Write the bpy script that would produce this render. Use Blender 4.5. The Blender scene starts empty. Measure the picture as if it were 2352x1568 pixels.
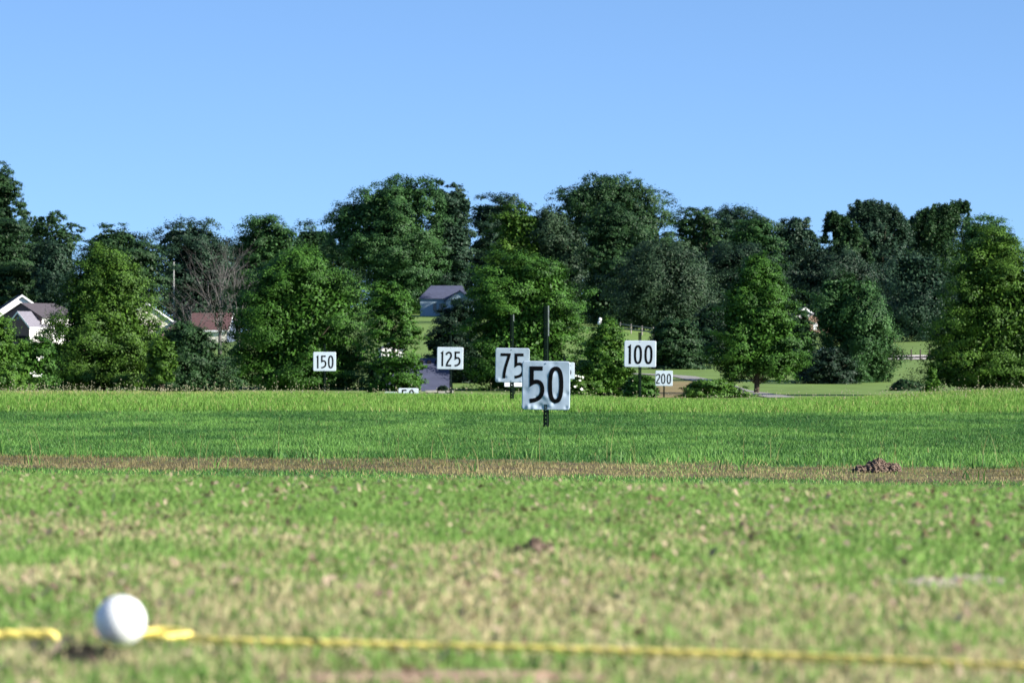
import bpy, bmesh, math, random
import numpy as np
from mathutils import Vector, Matrix

rng = np.random.default_rng(7)
random.seed(7)
S = bpy.context.scene
COL = S.collection

# ------------------------------------------------------------------ frame
F, CX, HY, CZ = 10107.0, 1176.0, 827.0, 0.24       # focal length / centre / horizon of the photograph, camera height


def wx(xd, Y): return (xd - CX) / F * Y
def wz(yd, Y): return CZ - (yd - HY) / F * Y


# ------------------------------------------------------------------ helpers
def tag(o, label=None, cat=None, group=None, kind=None):
    if label: o['label'] = label
    if cat: o['category'] = cat
    if group: o['group'] = group
    if kind: o['kind'] = kind
    return o


def empty(name, loc, rz=0.0, label=None, cat=None, group=None):
    o = bpy.data.objects.new(name, None)
    o.empty_display_size = 0.2
    COL.objects.link(o)
    o.location = loc
    o.rotation_euler = (0, 0, rz)
    return tag(o, label, cat, group)


def link(name, me, mat=None, parent=None, loc=(0, 0, 0)):
    o = bpy.data.objects.new(name, me)
    COL.objects.link(o)
    if mat is not None and len(me.materials) == 0:
        me.materials.append(mat)
    if parent is not None:
        o.parent = parent
    o.location = loc
    return o


def np_mesh(name, V, Q, attrs=None, smooth=False):
    """quads (or tris) from numpy arrays, with per-face float attributes"""
    V = np.ascontiguousarray(V, dtype=np.float32)
    Q = np.ascontiguousarray(Q, dtype=np.int32)
    k = Q.shape[1]
    me = bpy.data.meshes.new(name)
    me.vertices.add(len(V))
    me.vertices.foreach_set('co', V.ravel())
    me.loops.add(Q.size)
    me.loops.foreach_set('vertex_index', Q.ravel())
    me.polygons.add(len(Q))
    me.polygons.foreach_set('loop_start', np.arange(0, Q.size, k, dtype=np.int32))
    try:
        me.polygons.foreach_set('loop_total', np.full(len(Q), k, dtype=np.int32))
    except Exception:
        pass
    if attrs:
        for an, (dom, arr) in attrs.items():
            if arr.ndim == 1:
                a = me.attributes.new(an, 'FLOAT', dom)
                a.data.foreach_set('value', np.ascontiguousarray(arr, dtype=np.float32))
            else:
                a = me.attributes.new(an, 'FLOAT_COLOR', dom)
                c = np.ones((len(arr), 4), dtype=np.float32)
                c[:, :3] = arr
                a.data.foreach_set('color', c.ravel())
    me.polygons.foreach_set('use_smooth', np.full(len(Q), smooth, dtype=bool))
    me.update(calc_edges=True)
    return me


class MB:
    """collects boxes, tubes and polygons into one mesh"""
    def __init__(s): s.v, s.f = [], []

    def box(s, x0, x1, y0, y1, z0, z1):
        b = len(s.v)
        s.v += [(x, y, z) for z in (z0, z1) for y in (y0, y1) for x in (x0, x1)]
        for q in ((0, 2, 3, 1), (4, 5, 7, 6), (0, 1, 5, 4), (2, 6, 7, 3), (0, 4, 6, 2), (1, 3, 7, 5)):
            s.f.append(tuple(b + i for i in q))

    def poly(s, pts):
        b = len(s.v)
        s.v += [tuple(p) for p in pts]
        s.f.append(tuple(range(b, b + len(pts))))

    def prism(s, pts, d):
        """closed prism: polygon pts extruded along vector d"""
        n = len(pts)
        b = len(s.v)
        s.v += [tuple(p) for p in pts] + [tuple(Vector(p) + Vector(d)) for p in pts]
        s.f.append(tuple(b + i for i in range(n)))
        s.f.append(tuple(b + n + i for i in reversed(range(n))))
        for i in range(n):
            j = (i + 1) % n
            s.f.append((b + i, b + n + i, b + n + j, b + j))

    def tube(s, path, radii, sides=6, cap=True):
        path = [Vector(p) for p in path]
        n = len(path)
        if not hasattr(radii, '__len__'): radii = [radii] * n
        b = len(s.v)
        ref = Vector((0, 0, 1))
        for i, p in enumerate(path):
            t = (path[min(i + 1, n - 1)] - path[max(i - 1, 0)]).normalized()
            r = ref if abs(t.dot(ref)) < 0.95 else Vector((1, 0, 0))
            u = t.cross(r).normalized()
            w = t.cross(u).normalized()
            for k in range(sides):
                a = 2 * math.pi * k / sides
                s.v.append(tuple(p + (u * math.cos(a) + w * math.sin(a)) * radii[i]))
        for i in range(n - 1):
            for k in range(sides):
                k2 = (k + 1) % sides
                s.f.append((b + i * sides + k, b + i * sides + k2, b + (i + 1) * sides + k2, b + (i + 1) * sides + k))
        if cap:
            s.f.append(tuple(b + k for k in reversed(range(sides))))
            s.f.append(tuple(b + (n - 1) * sides + k for k in range(sides)))

    def build(s, name, mat, parent=None, loc=(0, 0, 0), smooth=False):
        me = bpy.data.meshes.new(name)
        me.from_pydata(s.v, [], s.f)
        bm = bmesh.new(); bm.from_mesh(me)
        bmesh.ops.recalc_face_normals(bm, faces=bm.faces)
        bm.to_mesh(me); bm.free()
        if smooth:
            me.polygons.foreach_set('use_smooth', np.ones(len(me.polygons), dtype=bool))
        me.update()
        return link(name, me, mat, parent, loc)


# ------------------------------------------------------------------ materials
def new_mat(name):
    m = bpy.data.materials.new(name)
    m.use_nodes = True
    nt = m.node_tree
    return m, nt, nt.nodes['Principled BSDF'], nt.nodes['Material Output']


def simple(name, col, rough=0.6, spec=0.3, metal=0.0, noise=0.0, nscale=20.0, bump=0.0, bscale=60.0):
    m, nt, P, O = new_mat(name)
    P.inputs['Base Color'].default_value = (*col, 1)
    P.inputs['Roughness'].default_value = rough
    P.inputs['Specular IOR Level'].default_value = spec
    P.inputs['Metallic'].default_value = metal
    if noise or bump:
        tc = nt.nodes.new('ShaderNodeTexCoord')
        if noise:
            n = nt.nodes.new('ShaderNodeTexNoise'); n.inputs['Scale'].default_value = nscale
            n.inputs['Detail'].default_value = 5
            nt.links.new(tc.outputs['Object'], n.inputs['Vector'])
            r = nt.nodes.new('ShaderNodeMapRange')
            r.inputs['From Min'].default_value = 0.25; r.inputs['From Max'].default_value = 0.75
            r.inputs['To Min'].default_value = 1 - noise; r.inputs['To Max'].default_value = 1 + noise
            nt.links.new(n.outputs['Fac'], r.inputs['Value'])
            mx = nt.nodes.new('ShaderNodeVectorMath'); mx.operation = 'SCALE'
            mx.inputs[0].default_value = col
            nt.links.new(r.outputs['Result'], mx.inputs['Scale'])
            nt.links.new(mx.outputs['Vector'], P.inputs['Base Color'])
        if bump:
            n = nt.nodes.new('ShaderNodeTexNoise'); n.inputs['Scale'].default_value = bscale
            n.inputs['Detail'].default_value = 6
            nt.links.new(tc.outputs['Object'], n.inputs['Vector'])
            b = nt.nodes.new('ShaderNodeBump'); b.inputs['Strength'].default_value = bump
            nt.links.new(n.outputs['Fac'], b.inputs['Height'])
            nt.links.new(b.outputs['Normal'], P.inputs['Normal'])
    return m


def leafy(name, dark, light, trans=0.25, dry0=None, dry1=None, rough=0.55, spec=0.2):
    """leaf / blade material: per-face 'tint' picks the colour between dark and light, 'dry' fades to straw"""
    m, nt, P, O = new_mat(name)
    a = nt.nodes.new('ShaderNodeAttribute'); a.attribute_name = 'tint'
    mix = nt.nodes.new('ShaderNodeMix'); mix.data_type = 'RGBA'
    mix.inputs['A'].default_value = (*dark, 1); mix.inputs['B'].default_value = (*light, 1)
    nt.links.new(a.outputs['Fac'], mix.inputs['Factor'])
    out = mix.outputs['Result']
    if dry0:
        m2 = nt.nodes.new('ShaderNodeMix'); m2.data_type = 'RGBA'
        m2.inputs['A'].default_value = (*dry0, 1); m2.inputs['B'].default_value = (*dry1, 1)
        nt.links.new(a.outputs['Fac'], m2.inputs['Factor'])
        d = nt.nodes.new('ShaderNodeAttribute'); d.attribute_name = 'dry'
        m3 = nt.nodes.new('ShaderNodeMix'); m3.data_type = 'RGBA'
        nt.links.new(d.outputs['Fac'], m3.inputs['Factor'])
        nt.links.new(out, m3.inputs['A']); nt.links.new(m2.outputs['Result'], m3.inputs['B'])
        out = m3.outputs['Result']
    nt.links.new(out, P.inputs['Base Color'])
    P.inputs['Roughness'].default_value = rough
    P.inputs['Specular IOR Level'].default_value = spec
    T = nt.nodes.new('ShaderNodeBsdfTranslucent')
    nt.links.new(out, T.inputs['Color'])
    ms = nt.nodes.new('ShaderNodeMixShader'); ms.inputs['Fac'].default_value = trans
    nt.links.new(P.outputs['BSDF'], ms.inputs[1]); nt.links.new(T.outputs['BSDF'], ms.inputs[2])
    nt.links.new(ms.outputs['Shader'], O.inputs['Surface'])
    return m


# ------------------------------------------------------------------ light
SUN = Vector((1.0, -0.42, 0.50)).normalized()
el = math.asin(SUN.z)
az = math.atan2(SUN.x, SUN.y)
W = bpy.data.worlds.new('World'); S.world = W; W.use_nodes = True
wn = W.node_tree
bg = wn.nodes['Background']
sky = wn.nodes.new('ShaderNodeTexSky'); sky.sky_type = 'NISHITA'
sky.sun_disc = False
sky.sun_elevation = el; sky.sun_rotation = az
sky.altitude = 300; sky.air_density = 1.0; sky.dust_density = 0.3; sky.ozone_density = 3.0
tcw = wn.nodes.new('ShaderNodeTexCoord')
add = wn.nodes.new('ShaderNodeVectorMath'); add.operation = 'MULTIPLY_ADD'; add.inputs[1].default_value = (1, 1, 1.9); add.inputs[2].default_value = (0, 0, 0.122)
nrm = wn.nodes.new('ShaderNodeVectorMath'); nrm.operation = 'NORMALIZE'
wn.links.new(tcw.outputs['Generated'], add.inputs[0]); wn.links.new(add.outputs['Vector'], nrm.inputs[0])
wn.links.new(nrm.outputs['Vector'], sky.inputs['Vector'])
tintw = wn.nodes.new('ShaderNodeMix'); tintw.data_type = 'RGBA'; tintw.blend_type = 'MULTIPLY'
tintw.inputs['Factor'].default_value = 1.0
tintw.inputs['B'].default_value = (0.84, 0.955, 1.10, 1)
wn.links.new(sky.outputs['Color'], tintw.inputs['A'])
wn.links.new(tintw.outputs['Result'], bg.inputs['Color'])
bg.inputs['Strength'].default_value = 0.087

L = bpy.data.lights.new('sun', 'SUN'); L.energy = 5.0; L.angle = math.radians(0.5); L.color = (1.0, 0.95, 0.86)
lo = bpy.data.objects.new('sun', L); COL.objects.link(lo)
lo.rotation_euler = SUN.to_track_quat('Z', 'Y').to_euler(); lo.location = (30, -20, 40)

cam = bpy.data.cameras.new('camera'); co = bpy.data.objects.new('camera', cam); COL.objects.link(co)
co.location = (0, 0, CZ); co.rotation_euler = (math.pi / 2, 0, 0)
cam.sensor_width = 36; cam.lens = 36 * F / 2352.0; cam.shift_y = (HY - 784.0) / 2352.0
cam.clip_start = 0.1; cam.clip_end = 20000
cam.dof.use_dof = True; cam.dof.focus_distance = 33.0; cam.dof.aperture_fstop = cam.lens / 8.2
cam.dof.aperture_blades = 0
S.camera = co
S.view_settings.view_transform = 'Standard'; S.view_settings.look = 'None'
S.view_settings.exposure = 1.25; S.view_settings.gamma = 1.0
S.render.resolution_x, S.render.resolution_y = 1024, 682
try: S.cycles.max_bounces = 6; S.cycles.transparent_max_bounces = 4
except Exception: pass

# ------------------------------------------------------------------ terrain
PY = np.array([-50, 7.0, 30, 33, 45, 55.5, 68, 78, 90, 100, 110, 127, 134, 147, 163, 195, 240, 290, 330, 380, 420, 500, 600, 750, 900, 1300, 6000.])
PZ = np.array([0.0, 0.0, -0.235, -0.235, -0.48, -0.63, -0.55, -0.535, -0.575, -0.635, -0.73, -1.0, -1.2, -1.4, -1.55, -1.8, -2.1, -2.25, -2.05, -1.0, -0.1, 1.3, 4.9, 8.2, 12.0, 16.0, 30.])
CXD = (np.array([-900, 0, 300, 1000, 1300, 1600, 1900, 2100, 2250, 2352, 3200.]) - CX) / F * 95.0
COFF = np.array([8, 8, 9, 2, -3, -10, -9, -1, 7, 11, 14.]) * 0.0097
FXD = (np.array([-2000, 200, 520, 900, 1420, 1650, 2000, 2352, 4000.]) - CX) / F
FMU = np.array([0.42, 0.42, 0.5, 1.0, 0.95, 0.7, 0.62, 0.72, 0.8])


def sstep(a, b, x):
    t = np.clip((x - a) / (b - a), 0, 1)
    return t * t * (3 - 2 * t)


def tee_edge(x): return 8.3 - 0.47 * np.clip(x, -3, 3)


def vnoise(x, y, seed=0):
    """cheap smooth value noise"""
    xi = np.floor(x).astype(np.int64); yi = np.floor(y).astype(np.int64)
    fx = x - xi; fy = y - yi
    fx = fx * fx * (3 - 2 * fx); fy = fy * fy * (3 - 2 * fy)

    def h(a, b):
        n = (a * 374761393 + b * 668265263 + seed * 982451653) & 0x7fffffff
        n = ((n ^ (n >> 13)) * 1274126177) & 0x7fffffff
        return ((n ^ (n >> 16)) & 0xffff) / 65535.0
    return (h(xi, yi) * (1 - fx) + h(xi + 1, yi) * fx) * (1 - fy) + (h(xi, yi + 1) * (1 - fx) + h(xi + 1, yi + 1) * fx) * fy


def fbm(x, y, seed=0, o=4):
    s = 0; a = 0.5
    for i in range(o):
        s = s + a * vnoise(x * 2 ** i, y * 2 ** i, seed + i); a *= 0.5
    return s / (1 - 0.5 ** o)


def gz(x, y):
    x = np.asarray(x, dtype=float); y = np.asarray(y, dtype=float)
    z = np.interp(y, PY, PZ)
    flat = np.where(y < 30, 0, z)
    e = tee_edge(x)
    drop = -0.235 - 0.0 * x
    z = np.where(y < 30, drop * 0 + (-0.235 - 0.235 * 0) * 0, z)
    near = -0.47 * sstep(e, e + 4.5, y)
    z = np.where(y < 33, near, z - 0.235 * (1 - sstep(33, 56, y)) * 1.0)
    z = z + np.interp(x, CXD, COFF) * sstep(60, 95, y) * (1 - sstep(120, 180, y))
    ang = x / np.maximum(y, 1.0)
    mu = np.interp(ang, FXD, FMU)
    hill = np.clip(z + 1.0, 0, None) * sstep(380, 460, y)
    z = z + hill * (mu - 1)
    z = z + (fbm(x / 3.0, y / 3.0, 3) - 0.5) * 0.05 * sstep(12, 40, y) * (1 - sstep(70, 90, y))
    z = z + (fbm(x / 2.2, y / 6.0, 4, 3) - .5) * .09 * sstep(75, 92, y) * (1 - sstep(115, 140, y))
    return z


def strip_w(x, y):
    """0..1 inside the bare strip of track across the range"""
    c = 29.2 - 0.6 * x + (fbm(x * 0.7, y * 0.3, 11) - .5) * 1.2
    d = np.abs(y - c)
    return 1 - sstep(1.3, 2.6, d + (fbm(x * 2.2, y * 1.4, 12) - .5) * 1.6)


ys = np.concatenate([np.arange(-40, 0, 4.0), np.arange(0, 2, .5), np.arange(2, 14, .12), np.arange(14, 24, .5),
                     np.arange(24, 36, .2), np.arange(36, 120, 1.0), np.arange(120, 260, 4.0), np.arange(260, 460, 4.0),
                     np.arange(460, 1000, 12.0), np.geomspace(1000, 6000, 14)])
us = np.linspace(-1, 1, 201)
us = np.sign(us) * (0.35 * np.abs(us) + 0.65 * np.abs(us) ** 3)
hw = np.maximum(6.0, np.abs(ys) * 0.42 + 4)
GX = us[None, :] * hw[:, None]
GY = np.repeat(ys[:, None], len(us), 1)
GZ = gz(GX, GY)
# kinds of ground cover: real colours of the turf itself
x, y = GX, GY
n1 = fbm(x * 1.1, y * 1.1, 21); n2 = fbm(x * 7, y * 5, 22)
alb = np.zeros(GX.shape + (3,))
tee = np.array([0.26, 0.24, 0.11]); teeg = np.array([0.15, 0.21, 0.06])
mid = np.array([0.05, 0.125, 0.028]); crest = np.array([0.12, 0.17, 0.03]); meadow = np.array([0.135, 0.205, 0.055])
t = sstep(0.35, 0.65, n2)[..., None]
alb[:] = mid
c_tee = tee * (1 - t) + teeg * t
w = (1 - sstep(9.0, 11.0, y))[..., None]; alb = alb * (1 - w) + c_tee * w
w = strip_w(x, y)[..., None]
c_st = np.array([0.15, 0.135, 0.055]) * (1 - t) + np.array([0.085, 0.065, 0.04]) * t
alb = alb * (1 - w) + c_st * w
w = sstep(66, 68, y)[..., None]; alb = alb * (1 - w) + crest * w
w = sstep(115, 140, y)[..., None]; alb = alb * (1 - w) + meadow * w
# mown straw-coloured patch in the valley
ax = (x / np.maximum(y, 1)) * F + CX
w = (sstep(1470, 1500, ax) * (1 - sstep(1640, 1720, ax)) * sstep(265, 285, y) * (1 - sstep(352, 366, y)))[..., None]
alb = alb * (1 - w) + np.array([0.22, 0.175, 0.085]) * w
nv = len(ys) * len(us)
V = np.stack([GX, GY, GZ], -1).reshape(-1, 3)
ii = np.arange(nv).reshape(len(ys), len(us))
Q = np.stack([ii[:-1, :-1], ii[:-1, 1:], ii[1:, 1:], ii[1:, :-1]], -1).reshape(-1, 4)
me = np_mesh('ground', V, Q, {'turf': ('POINT', alb.reshape(-1, 3))}, smooth=True)
m, nt, P, O = new_mat('turf_soil')
a = nt.nodes.new('ShaderNodeAttribute'); a.attribute_name = 'turf'
geo = nt.nodes.new('ShaderNodeNewGeometry')
nz = nt.nodes.new('ShaderNodeTexNoise'); nz.inputs['Scale'].default_value = 90; nz.inputs['Detail'].default_value = 4
nz2 = nt.nodes.new('ShaderNodeTexNoise'); nz2.inputs['Scale'].default_value = 0.35; nz2.inputs['Detail'].default_value = 8
for q in (nz, nz2): nt.links.new(geo.outputs['Position'], q.inputs['Vector'])
ad = nt.nodes.new('ShaderNodeMath'); ad.operation = 'ADD'
nt.links.new(nz.outputs['Fac'], ad.inputs[0]); nt.links.new(nz2.outputs['Fac'], ad.inputs[1])
mr = nt.nodes.new('ShaderNodeMapRange'); mr.inputs['From Min'].default_value = .6; mr.inputs['From Max'].default_value = 1.4
mr.inputs['To Min'].default_value = .6; mr.inputs['To Max'].default_value = 1.4
nt.links.new(ad.outputs[0], mr.inputs['Value'])
sc = nt.nodes.new('ShaderNodeVectorMath'); sc.operation = 'SCALE'
nt.links.new(a.outputs['Color'], sc.inputs[0]); nt.links.new(mr.outputs['Result'], sc.inputs['Scale'])
nt.links.new(sc.outputs['Vector'], P.inputs['Base Color'])
P.inputs['Roughness'].default_value = .9; P.inputs['Specular IOR Level'].default_value = .1
M_ground = m
tag(link('ground', me, m), 'rolling green turf ground of the driving range', 'ground', kind='structure')


def ribbon(name, pts, width, mat, label, lift=0.05):
    """flat strip laid on the terrain; pts = (x, y) centre line"""
    pts = [Vector((p[0], p[1], 0)) for p in pts]
    V, Q = [], []
    fine = []
    for i in range(len(pts) - 1):
        for k in range(12): fine.append(pts[i].lerp(pts[i + 1], k / 12))
    fine.append(pts[-1])
    for i, p in enumerate(fine):
        t = (fine[min(i + 1, len(fine) - 1)] - fine[max(i - 1, 0)]).normalized()
        nrm = Vector((-t.y, t.x, 0))
        for k in range(-2, 3):
            q = p + nrm * width * k / 4
            V.append((q.x, q.y, float(gz(q.x, q.y)) + lift))
    n = len(fine)
    for i in range(n - 1):
        for k in range(4): Q.append((i * 5 + k, i * 5 + k + 1, (i + 1) * 5 + k + 1, (i + 1) * 5 + k))
    o = link(name, np_mesh(name, np.array(V), np.array(Q), smooth=True), mat)
    tag(o, label, name, kind='structure')


M_path = simple('gravel', (0.26, 0.25, 0.23), .9, .1, noise=.25, nscale=2)
M_drive = simple('pale_gravel', (0.55, 0.49, 0.45), .9, .1, noise=.2, nscale=1)
ribbon('path', [(wx(1380, 384), 384), (wx(1500, 380), 380), (wx(1570, 372), 372), (wx(1640, 352), 352), (wx(1720, 318), 318), (wx(1800, 290), 290)], 2.0, M_path,
       'grey gravel cart path crossing the straw coloured patch')
ribbon('road', [(wx(1800, 505), 505), (wx(2060, 500), 500), (wx(2250, 494), 494), (wx(2600, 488), 488)], 27, M_drive,
       'pale gravel drive at the right edge behind a post and rail fence')

# ------------------------------------------------------------------ grass
def blades(X, Yv, h, wd, lean=0.5, seed=1, zoff=0.0, segs=1, tint=None, dry=None, yaw=None):
    r = np.random.default_rng(seed)
    n = len(X)
    yw = r.uniform(0, 2 * np.pi, n) if yaw is None else yaw
    la = r.uniform(0, 2 * np.pi, n); lm = np.abs(r.normal(0, lean, n)) * h
    Z = gz(X, Yv) + zoff
    dx, dy = np.cos(yw) * wd / 2, np.sin(yw) * wd / 2
    ox, oy = np.cos(la) * lm, np.sin(la) * lm
    rows = []
    prof = [(0, 1.0)] + [((k + 1) / segs, 1.0 - 0.75 * ((k + 1) / segs) ** 1.5) for k in range(segs)]
    for (t, wf) in prof:
        bx, by = X + ox * t * t, Yv + oy * t * t
        bz = Z + h * (t - 0.15 * t * t * np.minimum(1.5, (lm / np.maximum(h, 1e-6))))
        rows.append(np.stack([bx - dx * wf, by - dy * wf, bz], -1))
        rows.append(np.stack([bx + dx * wf, by + dy * wf, bz], -1))
    V = np.stack(rows, 1).reshape(-1, 3)
    k = 2 * (segs + 1)
    base = np.arange(n) * k
    Q = np.concatenate([np.stack([base + 2 * s, base + 2 * s + 1, base + 2 * s + 3, base + 2 * s + 2], -1) for s in range(segs)])
    tint = r.uniform(0, 1, n) if tint is None else tint
    dry = np.zeros(n) if dry is None else dry
    return V, Q, {'tint': ('FACE', np.tile(tint, segs)), 'dry': ('FACE', np.tile(dry, segs))}


def scatter(n, y0, y1, r, margin=1.0):
    """random points over the wedge seen by the camera plus a margin, uniform per square metre"""
    k = 2352 / 2 / F * 1.03
    a0, a1 = k / 2 * 2 * 0.5, 0
    # area density proportional to width(y) = 2*(k*y+margin)
    u = r.uniform(0, 1, n)
    A = lambda q: k * q * q / 2 + margin * q
    t = A(y0) + u * (A(y1) - A(y0))
    yv = (-margin + np.sqrt(margin ** 2 + 2 * k * t)) / k
    xv = r.uniform(-1, 1, n) * (k * yv + margin)
    return xv, yv


BALL = (wx(279, 3.67), 3.66)
ROPE = [(-60, 3.745), (60, 3.74), (130, 3.735), (200, 3.725), (281, 3.715), (340, 3.705), (405, 3.695), (470, 3.66), (560, 3.64), (700, 3.62), (1000, 3.58), (1378, 3.525), (1840, 3.455), (2260, 3.365), (2480, 3.32)]
RPX = np.array([wx(a, b) for a, b in ROPE]); RPY = np.array([b for a, b in ROPE])

M_tee = leafy('tee_turf', (0.12, 0.24, 0.045), (0.25, 0.40, 0.10), .36, (0.34, 0.29, 0.15), (0.62, 0.55, 0.32))
M_mid = leafy('range_turf', (0.033, 0.105, 0.022), (0.145, 0.295, 0.06), .28, (0.16, 0.13, 0.05), (0.34, 0.29, 0.13), rough=.5, spec=.18)
M_crest = leafy('crest_turf', (0.085, 0.20, 0.025), (0.21, 0.37, 0.07), .35, (0.30, 0.26, 0.10), (0.5, 0.44, 0.2))
M_weed = leafy('seed_heads', (0.22, 0.24, 0.10), (0.58, 0.54, 0.40), .3)

r = np.random.default_rng(101)
X, Yv = scatter(300000, 2.75, 10.6, r, .35)
patch = .66 * fbm(X * 4, Yv * 1.7, 31, 4) + .34 * fbm(X * 16, Yv * 7, 36, 3)
green_bias = sstep(4.2, 8.0, Yv)
pd = np.clip(0.58 - 0.42 * green_bias + (0.5 - patch) * 2.6, 0.08, 0.86)
dry = (r.uniform(0, 1, len(X)) < pd).astype(float)
h = r.uniform(.007, .016, len(X)) * np.where(dry > 0, .7, 1)
# bare and pale spots
keep = np.ones(len(X), bool)
rl = np.interp(X, RPX, RPY)
dR = Yv - rl
keep &= ~((dR < .006) & (dR > -.075) & (r.uniform(0, 1, len(X)) < np.where(dR > -.03, .9, .6)))
keep &= ~((np.abs(X - BALL[0]) < .026) & (Yv > 3.57) & (Yv < 3.69))
for (px, py, ax_, ay_) in ((200, 3.555, .031, .135), (2130, 4.70, .035, .10), (2240, 4.77, .03, .09), (1000, 3.31, .13, .07)):
    d = ((X - wx(px, py)) / ax_) ** 2 + ((Yv - py) / ay_) ** 2
    keep &= ~((d < 1) & (r.uniform(0, 1, len(X)) < .85))
X, Yv, h, dry = X[keep], Yv[keep], h[keep], dry[keep]
tint = np.clip(r.normal(.45, .28, len(X)) + (fbm(X * 9, Yv * 5, 33) - .5) * .9, 0, 1)
Vb, Qb, A = blades(X, Yv, h, r.uniform(.0018, .0036, len(X)), .75, 5, segs=2, tint=tint, dry=dry)
tag(link('tee_grass', np_mesh('tee_grass', Vb, Qb, A), M_tee), 'short mixed green and straw coloured turf of the tee, out of focus', 'grass', kind='stuff')

# bits of dead thatch and leaf litter lying in the tee turf
n = 9500
X, Yv = scatter(n, 2.8, 9.2, r, .3)
kp = (fbm(X * 4, Yv * 2, 41) + .25 * r.uniform(0, 1, n)) > .52
X, Yv = X[kp], Yv[kp]; n = len(X)
L_ = r.uniform(.002, .0075, n); W_ = L_ * r.uniform(.3, .8, n); yw = r.uniform(0, 6.28, n)
til = r.normal(0, .5, (n, 2)); Zc = gz(X, Yv) + r.uniform(.006, .014, n)
u = np.stack([np.cos(yw) * L_, np.sin(yw) * L_, til[:, 0] * L_], -1); v = np.stack([-np.sin(yw) * W_, np.cos(yw) * W_, til[:, 1] * W_], -1)
c = np.stack([X, Yv, Zc], -1)
V = np.stack([c - u, c - v * .9 + u * .1, c + u, c + v], 1).reshape(-1, 3)
Q = np.arange(4 * n).reshape(n, 4)
M_litter = leafy('leaf_litter', (0.15, 0.095, 0.065), (0.46, 0.37, 0.25), .1)
tag(link('turf_litter', np_mesh('turf_litter', V, Q, {'tint': ('FACE', r.beta(1.2, 1.7, n))}), M_litter), 'scraps of dead grass and leaf litter strewn over the tee', 'litter', kind='stuff')

# the range beyond the tee
X, Yv = scatter(520000, 12.5, 68.5, r, 1.5)
sw = strip_w(X, Yv)
pt = fbm(X * .8, Yv * .35, 51); pf = fbm(X * 3, Yv * 1.2, 52)
tint = np.clip(r.normal(.38, .27, len(X)) + (pt - .5) * 1.6 + (pf - .5) * 1.5, 0, 1)
fr_ = (Yv < 28.5 - .6 * X)
tint = np.where(fr_, np.clip(tint + .4, 0, 1), tint)
dry = (r.uniform(0, 1, len(X)) < .16 * fr_ + np.clip(sw * (.30 + 1.0 * fbm(X * .9, Yv * .6, 57)), .015, .97)).astype(float)
h = r.uniform(.018, .046, len(X)) * (.6 + .8 * pf) * np.where((sw > .3) | (Yv < 29.2 - .6 * X), .55, 1)
wd = r.uniform(.004, .010, len(X)) * np.where(sw > .5, .6, 1)
keep = ~((sw > .5) & (fbm(X * 2.2, Yv * 1.1, 53) > .55) & (r.uniform(0, 1, len(X)) < .35))
X, Yv, h, wd, tint, dry = [q[keep] for q in (X, Yv, h, wd, tint, dry)]
Vb, Qb, A = blades(X, Yv, h, wd, .8, 6, segs=1, tint=tint, dry=dry)
tag(link('range_grass', np_mesh('range_grass', Vb, Qb, A), M_mid), 'deep green unmown grass around the nearest sign', 'grass', kind='stuff')

X, Yv = scatter(430000, 66.5, 118, r, 2)
pt = fbm(X * .5, Yv * .2, 61)
tint = np.clip(r.normal(.4, .25, len(X)) + (pt - .5) * .8, 0, 1)
side = sstep(-1.0, -9, X) * .55 + sstep(6, 12, X) * .25
dry = (r.uniform(0, 1, len(X)) < .05 + side * sstep(80, 100, Yv) * .8).astype(float)
h = r.uniform(.04, .11, len(X)) * (.6 + .9 * fbm(X * 1.3, Yv * .5, 64))
Vb, Qb, A = blades(X, Yv, h, r.uniform(.008, .016, len(X)), .5, 7, segs=1, tint=tint, dry=dry)
tag(link('crest_grass', np_mesh('crest_grass', Vb, Qb, A), M_crest), 'bright yellow green grass on the crest behind the signs', 'grass', kind='stuff')

# seed heads standing along the crest
n = 2400
X, Yv = scatter(n, 86, 108, r, 2)
pr = np.interp(X, [-14, -9, -4, 0, 4, 8, 14], [1, .9, .5, .22, .12, .55, .9])
kp = r.uniform(0, 1, n) < pr
X, Yv = X[kp], Yv[kp]; n = len(X)
h = r.gamma(3.2, .035, n) + .07
stem = blades(X, Yv, h, np.full(n, .006), .12, 71, tint=np.full(n, .15))
# head = small crossed diamonds on the stem tip
tips = stem[0].reshape(n, 4, 3)[:, 2:].mean(1)
hs = r.uniform(.006, .015, n)
VV, QQ = [stem[0]], [stem[1]]
b = len(stem[0]); tt = [np.full(n, .15)]
for k in range(3):
    a_ = np.pi * k / 3
    u = np.stack([np.cos(a_) * hs, np.sin(a_) * hs, 0 * hs], -1); v = np.stack([0 * hs, 0 * hs, hs * 1.3], -1)
    VV.append(np.stack([tips - u, tips - v, tips + u, tips + v], 1).reshape(-1, 3))
    QQ.append(np.arange(4 * n).reshape(n, 4) + b); b += 4 * n
    tt.append(r.uniform(.45, 1, n))
tag(link('seed_weeds', np_mesh('seed_weeds', np.concatenate(VV), np.concatenate(QQ), {'tint': ('FACE', np.concatenate(tt))}), M_weed),
    'thin weeds with pale seed heads standing along the crest', 'weeds', kind='stuff')

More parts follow.
